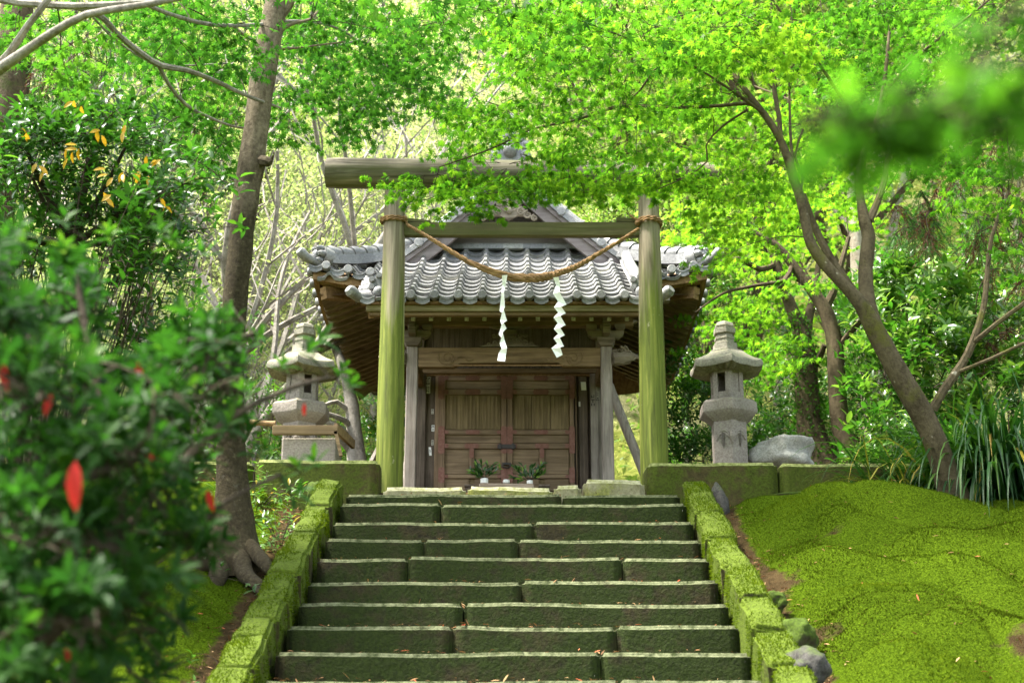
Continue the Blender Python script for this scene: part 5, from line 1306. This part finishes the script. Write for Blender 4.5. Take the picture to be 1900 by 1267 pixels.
cedar('dark cedar with hanging brown needles above the leaning maple, far right', [(2090,900,12.5,110),(2050,600,12.5,90),(2010,300,12.5,70),(1980,0,12.5,50),(1970,-200,12.5,30)], [(1690,340,1900,440,11.8,13,26),(1650,380,1760,440,12,13,9),(1820,420,1960,540,11.8,13,18),(1740,250,1960,350,12,13.4,18),(1800,560,1960,640,12,13,8)], .42, 3)
cedar('green cedar with drooping needles behind the crossing boughs, upper left', [(-60,700,13,110),(-20,400,13,90),(20,150,13,70),(40,-100,13,45)], [(60,60,210,150,12,13.4,22),(40,150,190,200,12,13.4,12)], .25, 4)
# ---- bushes
def bush(name, label, base, regions, ln, tint, mat, nsh=9, whorl=False, tmpl=OVAL, **kw):
    b = GZ(P(*base)); t = Plant(name, b, label, 'bush'); t.bush(regions, b, ln, tint, nsh, whorl, ps=.22, **kw); t.finish(G['twig'], mat, tmpl, 'leaves'); return t
bush('glossy_bush', 'tall bush of glossy pale tipped leaves between the leaning maple and its side branch', (1720,860,12.6), [(1600,470,1800,640,12.2,13.6,230),(1600,600,1830,760,12,13.4,250),(1590,720,1780,860,11.8,13,170),(1740,440,1900,600,12.6,14,130),(1830,580,1920,700,12,13,60)], .125, .56, G['gloss'], 9)
bush('glossy_bush', 'dark leaved bush behind the trunk of the leaning maple, above the long grass', (1860,820,14.2), [(1560,440,1900,640,14,15.4,260),(1760,560,1960,760,13.4,15,200),(1540,560,1720,840,14,15.4,220)], .11, .38, G['gloss'], 9)
bush('dark_bush', 'low dark leaved bush between the lantern and the gate post', (1270,880,13.4), [(1238,700,1330,860,13,14.4,150),(1240,620,1310,760,14,15.5,90)], .075, .35, G['dark'], 9)
bush('dark_bush', 'low dark bush with small leaves behind the boulder and lantern', (1450,880,14.4), [(1390,670,1500,820,14,15.6,150),(1380,760,1480,860,13.6,15,100),(1520,660,1640,860,14.4,16,170)], .075, .4, G['dark'], 9)
bush('leafy_bush', 'bright green bush behind the hall on the lantern and boulder side', (1270,860,18.2), [(1225,400,1420,560,17.4,19,150),(1220,540,1300,860,17.4,19,110),(1300,560,1480,760,17.5,19.5,120)], .11, .55, G['ever'], 9)
bush('leafy_bush', 'green bush seen through the gap between the gate post and framed stand', (690,880,17), [(640,690,760,800,16.4,18,90),(630,780,760,880,15.8,17.4,70)], .09, .55, G['ever'], 9)
bush('leafy_bush', 'loose bush of small leaves behind the far lantern and tall trunk', (470,880,13.6), [(330,560,500,720,13.4,15.4,120),(440,680,540,860,13,14.6,90),(280,700,460,860,12.8,14.6,90)], .075, .6, G['ever'], 9)
# gnarled tree beside the hall
t = Plant('gnarled_tree', GZ(P(664,880,14.4)), 'gnarled grey tree trunk with crooked bare branches beside the hall eaves', 'tree')
t.limb([(668,900,14.4,48),(662,855,14.4,38),(658,810,14.4,31),(655,770,14.4,27),(650,735,14.4,24),(640,690,14.4,20),(620,640,14.6,15)])
for l in ([(650,815,14.4,16),(632,795,14.3,13),(612,785,14.2,11),(590,775,14.2,8)],[(652,795,14.4,14),(640,780,14.3,11),(615,770,14.2,9),(585,760,14.1,6)],[(652,840,14.4,12),(635,820,14.3,10),(628,800,14.2,7),(605,806,14.2,5)],[(655,770,14.4,12),(625,745,14.3,9),(600,752,14.2,7),(575,742,14.2,4)]): t.limb(l)
t.finish(G['barkg'], G['ever'], OVAL)
# ---- long leaved clump
b = GZ(P(1865,930,10.75)); gp = Plant('grass_clump', b, 'large arching clump of long dark green leaves beside the leaning maple', 'plant')
vs = []; tot = []; loops = []; tints = []
def blade_strip(base, d, L_, w, drp, tint, n=9):
    base = Vector(base); d = Vector(d).normalized(); side = d.cross(Vector((0,0,1))).normalized(); p = base.copy(); v = d.copy(); i0 = len(vs)
    for i in range(n+1):
        u = i/n; ww = w*(.5+.5*math.sin(math.pi*min(1,u*1.15+.12)))*(1 if u < .8 else (1-u)/.2+.05)
        vs.append(tuple(p-side*ww+Vector((0,0,ww*.4)))); vs.append(tuple(p)); vs.append(tuple(p+side*ww+Vector((0,0,ww*.4)))); tints.extend([tint]*3)
        p = p+v*(L_/n); v = (v+Vector((0,0,-drp*(u+.15)))).normalized()
    for i in range(n):
        a = i0+3*i
        for q in ((a,a+1,a+4,a+3),(a+1,a+2,a+5,a+4)): loops.extend(q); tot.append(4)
for i in range(900):
    a = rp.uniform(0, 6.28); r = abs(rp.gauss(0,.26)); bx = b+Vector((math.cos(a)*r, math.sin(a)*r*.7, 0)); bx.z = hz(bx.x,bx.y)
    out = Vector((math.cos(a)+rp.gauss(0,.4), math.sin(a)+rp.gauss(-.15,.4), rp.uniform(.9,2.6))); old = rp.random() < .07
    blade_strip(bx, out, rp.uniform(.8,1.5), rp.uniform(.010,.019), rp.uniform(.42,.8)*(1.2 if old else 1), rp.uniform(.93,1) if old else rp.uniform(0,.85))
for i in range(90):
    bx = b+Vector((-.75+rp.gauss(0,.14), -.1+rp.gauss(0,.1), 0)); bx.z = hz(bx.x,bx.y)
    blade_strip(bx, (rp.gauss(-.5,.5), rp.gauss(-.3,.4), rp.uniform(.9,1.6)), rp.uniform(.5,.95), rp.uniform(.006,.011), rp.uniform(.3,.6), rp.uniform(.55,1))
np_mesh('leaves', np.array(vs), loops, tot, G['grass'], gp.root, True, tints)
# ---- hillside trees: three kinds, then copies
def hill_tree(seed, H, leafm, tint, n_leaf, lsz, barkm, spread, label, group, sparse):
    r_ = random.Random(seed); t = Plant('hill_tree', (0,0,0), label, 'tree', group)
    tips = []
    def grow(p, d, L_, r, lev):
        n = 5; pts = [(*p, r)]
        for i in range(n):
            d = (d+Vector((r_.gauss(0,.16), r_.gauss(0,.16), r_.gauss(.05,.08)))).normalized(); p = p+d*(L_/n); pts.append((*p, r*(1-.55*(i+1)/n)))
            if lev >= 2: tips.append((p.copy(), d.copy()))
            if lev < 3 and i >= 1:
                for _ in range(2 if lev == 0 else (1 if r_.random() < .85 else 0)):
                    a = r_.random()*6.28; o = Vector((math.cos(a), math.sin(a), .45+.3*r_.random()))
                    grow(p, (d*.55+o*spread).normalized(), L_*r_.uniform(.42,.62), r*(1-.55*(i+1)/n)*.55, lev+1)
        c = catmull(pts, .35)
        if lev == 0: t.limbs.append(c)
        else: t.twigs.tube([q[:3] for q in c], [max(.011,q[3]*1.25) for q in c], 5 if lev == 1 else 3, False)
    grow(Vector((0,0,-.3)), Vector((0,0,1)), H, H*.016, 0)
    for i in range(n_leaf):
        p, d = r_.choice(tips); g = r_.gauss
        q = p+Vector((g(0,sparse),g(0,sparse),g(0,sparse*.7)))
        t.L.add(q, (g(0,1),g(0,1),g(-.2,.6)), (g(0,.6),g(-.3,.6),1), lsz*r_.uniform(.6,1.2), min(1,max(0,g(tint,.2))))
    for o in [t.finish(barkm, leafm, SMALL, 'crown')]: pass
    tw = [c for c in t.root.children if c.name.startswith('twigs')][0]; tw.data.materials[0] = barkm; tw.name = 'branches'
    return t.root
SPL = ('bare branched spring tree thinly set with small yellow green leaves, beside the hall', 'thin spring trees beside the hall')
spt = hill_tree(5, 5.6, G['spring'], .5, 2600, .075, G['barkg'], .75, *SPL, .20)
A_ = ('slender pale stemmed tree with sparse yellow green spring leaves on the bright slope', 'yellow green spring trees on the hillside')
B_ = ('full crowned fresh green tree on the bright slope behind the hall', 'full green trees on the hillside')
protos = [hill_tree(1, 6.5, G['spring'], .55, 6000, .095, G['barkg'], .8, *A_, .24), hill_tree(2, 7.5, G['spring'], .45, 6500, .095, G['barkg'], .7, *A_, .26), hill_tree(3, 7.0, G['hillleaf'], .5, 12000, .12, G['barkd'], .95, *B_, .36)]
def put(pr, x, y, sc_, rz, first):
    if first: o = pr
    else:
        o = pr.copy(); C.objects.link(o)
        for ch in pr.children: c = ch.copy(); C.objects.link(c); c.parent = o
    o.location = (x, y, hz(x,y)-.1); o.scale = (sc_,)*3; o.rotation_euler = (0,0,rz)
for i,(px,yy,s_,rz) in enumerate(((548,15.6,.95,0),(395,15.2,.9,2.1),(300,16.6,1.0,4),(470,17.4,1.05,1.2),(650,18.9,1.0,5.1))): put(spt, (px-950)/2639/.95*yy, yy, s_, rz, i == 0)
used = [True]*3
spots = []
rh = random.Random(8)
for row, (yy, nn, sp) in enumerate(((20.2,7,2.2),(23,8,2.6),(26.5,9,2.9),(31,10,3.4),(37,10,4.2),(45,10,5.4))):
    for i in range(nn):
        x = (i-(nn-1)/2)*sp+rh.uniform(-.7,.7); y = yy+rh.uniform(-1.2,1.2)
        if row == 0 and abs(x) < 2.4: continue
        left = x < 1.5
        k = (rh.choice((0,1,0,1,2)) if left else rh.choice((2,2,0))) if row < 3 else rh.choice((0,1,2))
        spots.append((k, x, y, rh.uniform(.75,1.15), rh.random()*6.28))
for i in range(34):
    x = rh.uniform(-8.5,-.6) if i < 24 else rh.uniform(-1,8); y = rh.uniform(18.6,24)
    if abs(x) < 2.0 and y < 20: continue
    spots.append((rh.choice((0,1)) if i < 24 else rh.choice((0,2)), x, y, rh.uniform(.40,.62), rh.random()*6.28))
for k, x, y, s_, rz in spots: put(protos[k], x, y, s_, rz, used[k]); used[k] = False
# undergrowth over the slope: a mass nobody could count
L = Leaves(); n = 60000
x = npr.uniform(-15,15,n); y = 18.2+npr.uniform(0,1,n)**1.3*26; keep = np.abs(x) < y*.42; x = x[keep]; y = y[keep]; n = len(x)
cl = np.sin(x*1.3+np.sin(y*.9)*2)+np.sin(y*1.7+np.sin(x*1.1)*2)
z = height(x,y)+np.abs(npr.normal(0,.35,n))*(1+.3*cl)
tt = np.clip(.52+.12*cl+npr.normal(0,.2,n),0,1)
L.ext(np.stack([x,y,z],-1), npr.normal(0,1,(n,3)), np.stack([npr.normal(0,.6,n),npr.normal(-.5,.6,n),np.ones(n)],-1), npr.uniform(.07,.17,n), tt)
o = L.build('undergrowth', SMALL, G['hillleaf']); o['kind'] = 'stuff'
# ---- blurred shrub close to the camera
b = GZ(Vector((-1.75,3.3,0))); t = Plant('foreground_shrub', b, 'blurred glossy leaved shrub with a few red leaves, close to the camera', 'shrub')
t.limb([(*b[:], .035),(*P(-120,1330,3.0), .032),(*P(0,1225,2.9), .03),(*P(75,1185,2.85), .026),(*P(130,1130,2.9), .022),(*P(190,1040,2.95), .017),(*P(230,900,3.0), .012),(*P(250,700,3.1), .007)], False)
for pts in (((130,1130,2.9),(220,1080,3.0),(330,1010,3.1),(420,930,3.2),(520,880,3.3)),((190,1040,2.95),(300,900,3.1),(420,780,3.3),(540,720,3.5),(610,700,3.6)),((60,1190,2.85),(30,1000,2.9),(40,800,3.0),(60,560,3.1)),((230,900,3),(180,720,3.1),(150,560,3.2),(130,450,3.2)),((230,880,3.05),(330,720,3.3),(420,640,3.4),(470,620,3.5))):
    t.limb([(*P(*q), .012-.0018*i) for i, q in enumerate(pts)], False)
t.bush([(-40,470,250,660,2.7,3.9,120),(-40,620,330,830,2.5,3.9,140),(220,590,420,790,2.9,3.9,62),(-40,790,330,960,2.4,3.6,110),(290,750,490,920,2.9,3.9,54),(-40,900,320,1060,2.5,3.6,90),(-40,1020,280,1180,2.5,3.4,100),(-60,1120,230,1290,2.6,3.4,90),(150,1080,310,1280,3,3.8,36),(300,900,410,1040,3,3.8,20)], b, .064, .30, 10, True, .006, .95, .15, pb=0)
for x,y,Y_ in ((440,600,3.4),(470,640,3.5),(385,480,3.6),(330,470,3.6),(300,440,3.6),(560,660,3.6),(590,640,3.7),(625,700,3.7),(640,725,3.75),(520,690,3.6),(480,850,3.4),(560,880,3.5),(590,870,3.55),(540,920,3.4),(430,700,3.4),(210,450,3.4),(120,420,3.3),(60,440,3.2),(20,470,3.1),(270,1080,2.9),(230,1110,2.8),(340,990,3.0),(170,930,2.7),(100,880,2.6),(210,830,2.7),(290,860,2.8),(360,830,3.0),(420,800,3.2),(300,760,2.9),(60,740,2.7),(110,690,2.7),(170,640,2.8),(460,740,3.3),(250,980,2.7)):
    p = P(x,y,Y_); d = Vector((rp.uniform(-.5,.8), rp.uniform(-.7,.1), rp.uniform(.3,1))); q,r = t.near(p); t.twig(q, p, .003, .002, .05, 4, 4); t.shoot(p, d, 9, .066, .5, .15, True, .95)
for i in range(48):                              # pale fresh tips
    p = Vector(rp.choice(t.L.p)); t.shoot(p, (rp.uniform(-.5,.6),-.5,1), 6, .048, .88, .11, True, .8, .02)
for x,y,Y_,d,sz in ((140,872,2.35,(.06,-.1,-1),.085),(96,748,2.6,(-.2,-.2,-1),.045),(272,862,2.8,(.9,-.2,-.3),.06),(255,690,2.9,(.3,0,-1),.05),(385,925,3.0,(.3,0,-1),.05),(565,765,3.55,(0,0,-1),.035),(5,690,2.7,(.2,0,-1),.06),(45,1245,2.6,(-.3,0,-.8),.06),(120,1220,2.7,(.5,0,-.8),.04),(255,695,2.9,(.1,0,-1),.03)):
    t.L.add(P(x,y-18,Y_), d, (rp.uniform(-.2,.2),-1,.25), sz, .975)
t.finish(G['twig'], G['shrub'], oval_leaf(.165,.06,.25), 'leaves', 'stem')
# ---- blurred maple spray close to the camera, upper right
q0 = Vector((2.7,2.4,0)); t = Plant('maple_sapling', GZ(q0), 'blurred maple sprays very close to the camera, hanging in from the upper right', 'tree')
t.limb([(2.7,2.4,hz(2.7,2.4),.05),(2.6,2.3,2.0,.04),(2.2,2.0,2.95,.02),(1.2,1.4,2.75,.006),(*P(1950,150,1.0),.0025),(*P(1760,185,.98),.0015),(*P(1580,240,1.0),.001)], False)
t.limb([(2.2,2.0,2.95,.015),(1.3,1.3,2.95,.005),(*P(1950,-40,.95),.003),(*P(1870,40,.95),.0015)], False)
SC = .62
for x,y,Y_,n,L_,tn in ((1895,20,1.5,9,.14,.3),(1870,75,1.5,8,.14,.35),(1905,125,1.55,9,.14,.3),(1855,165,1.6,14,.18,.2),(1780,165,1.62,13,.18,.2),(1700,180,1.64,13,.18,.2),(1625,195,1.66,10,.16,.2),(1560,225,1.68,7,.14,.3),(1700,225,1.62,6,.14,.2),(1860,230,1.58,6,.12,.2),(1750,140,1.6,6,.14,.3),(1660,205,1.64,7,.16,.2),(1600,225,1.66,6,.14,.2),(1530,250,1.68,4,.14,.2),(1820,200,1.6,8,.16,.1)): t.maple_spray(P(x,y,Y_*SC), L_*SC, n, tn-.18, .026)
t.finish(G['barkm'], G['maple'], MAPLE)
# ---- small plants on the banks
def little(label, px, py, Y_, n, ln, mat, tmpl, h, spread=.12, name='small_plant', tint=.6):
    b = GZ(P(px,py,Y_)); t = Plant(name, b, label, 'plant')
    for i in range(n):
        p = b+Vector((rp.gauss(0,spread), rp.gauss(0,spread), 0)); p.z = hz(p.x,p.y)+h*rp.uniform(.4,1.1); t.twig(b+(p-b)*.3, p, .0025, .0015, .1, 4, 3)
        t.shoot(p, (rp.uniform(-.5,.5),rp.uniform(-.8,.1),.8), 6, ln, tint, h*.5, False, .9)
    t.finish(G['twig'], mat, tmpl, 'leaves'); return t
little('tiny bright sprout growing against the retaining wall on the moss bank', 1636, 915, 10.75, 5, .035, G['maple'], ROUND, .10, .03)
little('leafy seedlings between the tree roots and the kerb', 520, 985, 9.6, 26, .07, G['ever'], OVALN, .22, .16, tint=.7)
little('clump of bright ferny leaves below the wall behind the roots', 470, 945, 10.2, 34, .08, G['ever'], OVALN, .26, .22, tint=.75)
little('low leafy weeds beside the lower part of the shrub side kerb', 455, 1200, 7.3, 12, .05, G['ever'], OVAL, .12, .12, tint=.6)
little('dark ground leaves under the blurred shrub, left of the roots', 220, 1010, 8.6, 40, .07, G['ever'], OVAL, .2, .35, tint=.5)
# ---- litter: needles and dead leaves on steps and banks
L = Leaves()
for i in range(2500):
    if rp.random() < .42: k = rp.randrange(0,10); yy = 10.52-.36*k+rp.uniform(.20,.36)*0+rp.uniform(.02,.34); x = rp.uniform(-1.2,1.2); z = P(950,rows[k],10.52-.36*k).z+.012
    else: x = rp.choice((-1,1))*(1.5+abs(rp.gauss(0,.12)) if rp.random() < .6 else rp.uniform(1.5,3.6)); yy = rp.uniform(6.5,10.8); z = hz(x,yy)+.014
    L.add((x,yy,z), (rp.gauss(0,1),rp.gauss(0,1),rp.gauss(0,.25)), (rp.gauss(0,.3),rp.gauss(0,.3),1), rp.uniform(.015,.055), rp.random())
o = L.build('fallen_leaves', oval_leaf(.10,.03,.1), G['litter']); o['kind'] = 'stuff'
EXPO = 2.65
# ------------------------------------------------------------------ light
w = bpy.data.worlds.new('World'); sc.world = w; w.use_nodes = True
nt = w.node_tree; bg = nt.nodes['Background']; sky = nt.nodes.new('ShaderNodeTexSky'); sky.sky_type = 'NISHITA'; sky.sun_disc = False
SUN_EL, SUN_AZ = R(64), R(258)
sky.sun_elevation = SUN_EL; sky.sun_rotation = SUN_AZ; sky.air_density = 1.0; sky.dust_density = 2.0
bw = nt.nodes.new('ShaderNodeRGBToBW'); nt.links.new(sky.outputs[0], bw.inputs[0]); mx = nt.nodes.new('ShaderNodeMix'); mx.data_type = 'RGBA'; mx.inputs[0].default_value = .6; nt.links.new(sky.outputs[0], mx.inputs[6]); nt.links.new(bw.outputs[0], mx.inputs[7]); nt.links.new(mx.outputs[2], bg.inputs['Color'])
bg.inputs['Strength'].default_value = .15
sun = bpy.data.lights.new('sun', 'SUN'); so = bpy.data.objects.new('sun', sun); C.objects.link(so)
sun.energy = 3.8; sun.angle = R(9); sun.color = (1, .95, .86)
d = Vector((math.sin(SUN_AZ)*math.cos(SUN_EL), math.cos(SUN_AZ)*math.cos(SUN_EL), math.sin(SUN_EL)))
so.rotation_euler = d.to_track_quat('Z','Y').to_euler(); so.location = (0,0,30)
sc.view_settings.view_transform = 'Standard'; sc.view_settings.look = 'None'; sc.view_settings.gamma = 1
sc.view_settings.exposure = EXPO
sc.render.engine = 'CYCLES'
sc.cycles.max_bounces = 6; sc.cycles.diffuse_bounces = 4; sc.cycles.glossy_bounces = 2; sc.cycles.transmission_bounces = 4
sc.cycles.caustics_reflective = False; sc.cycles.caustics_refractive = False
sc.cycles.use_denoising = True
sc.cycles.sample_clamp_indirect = 6
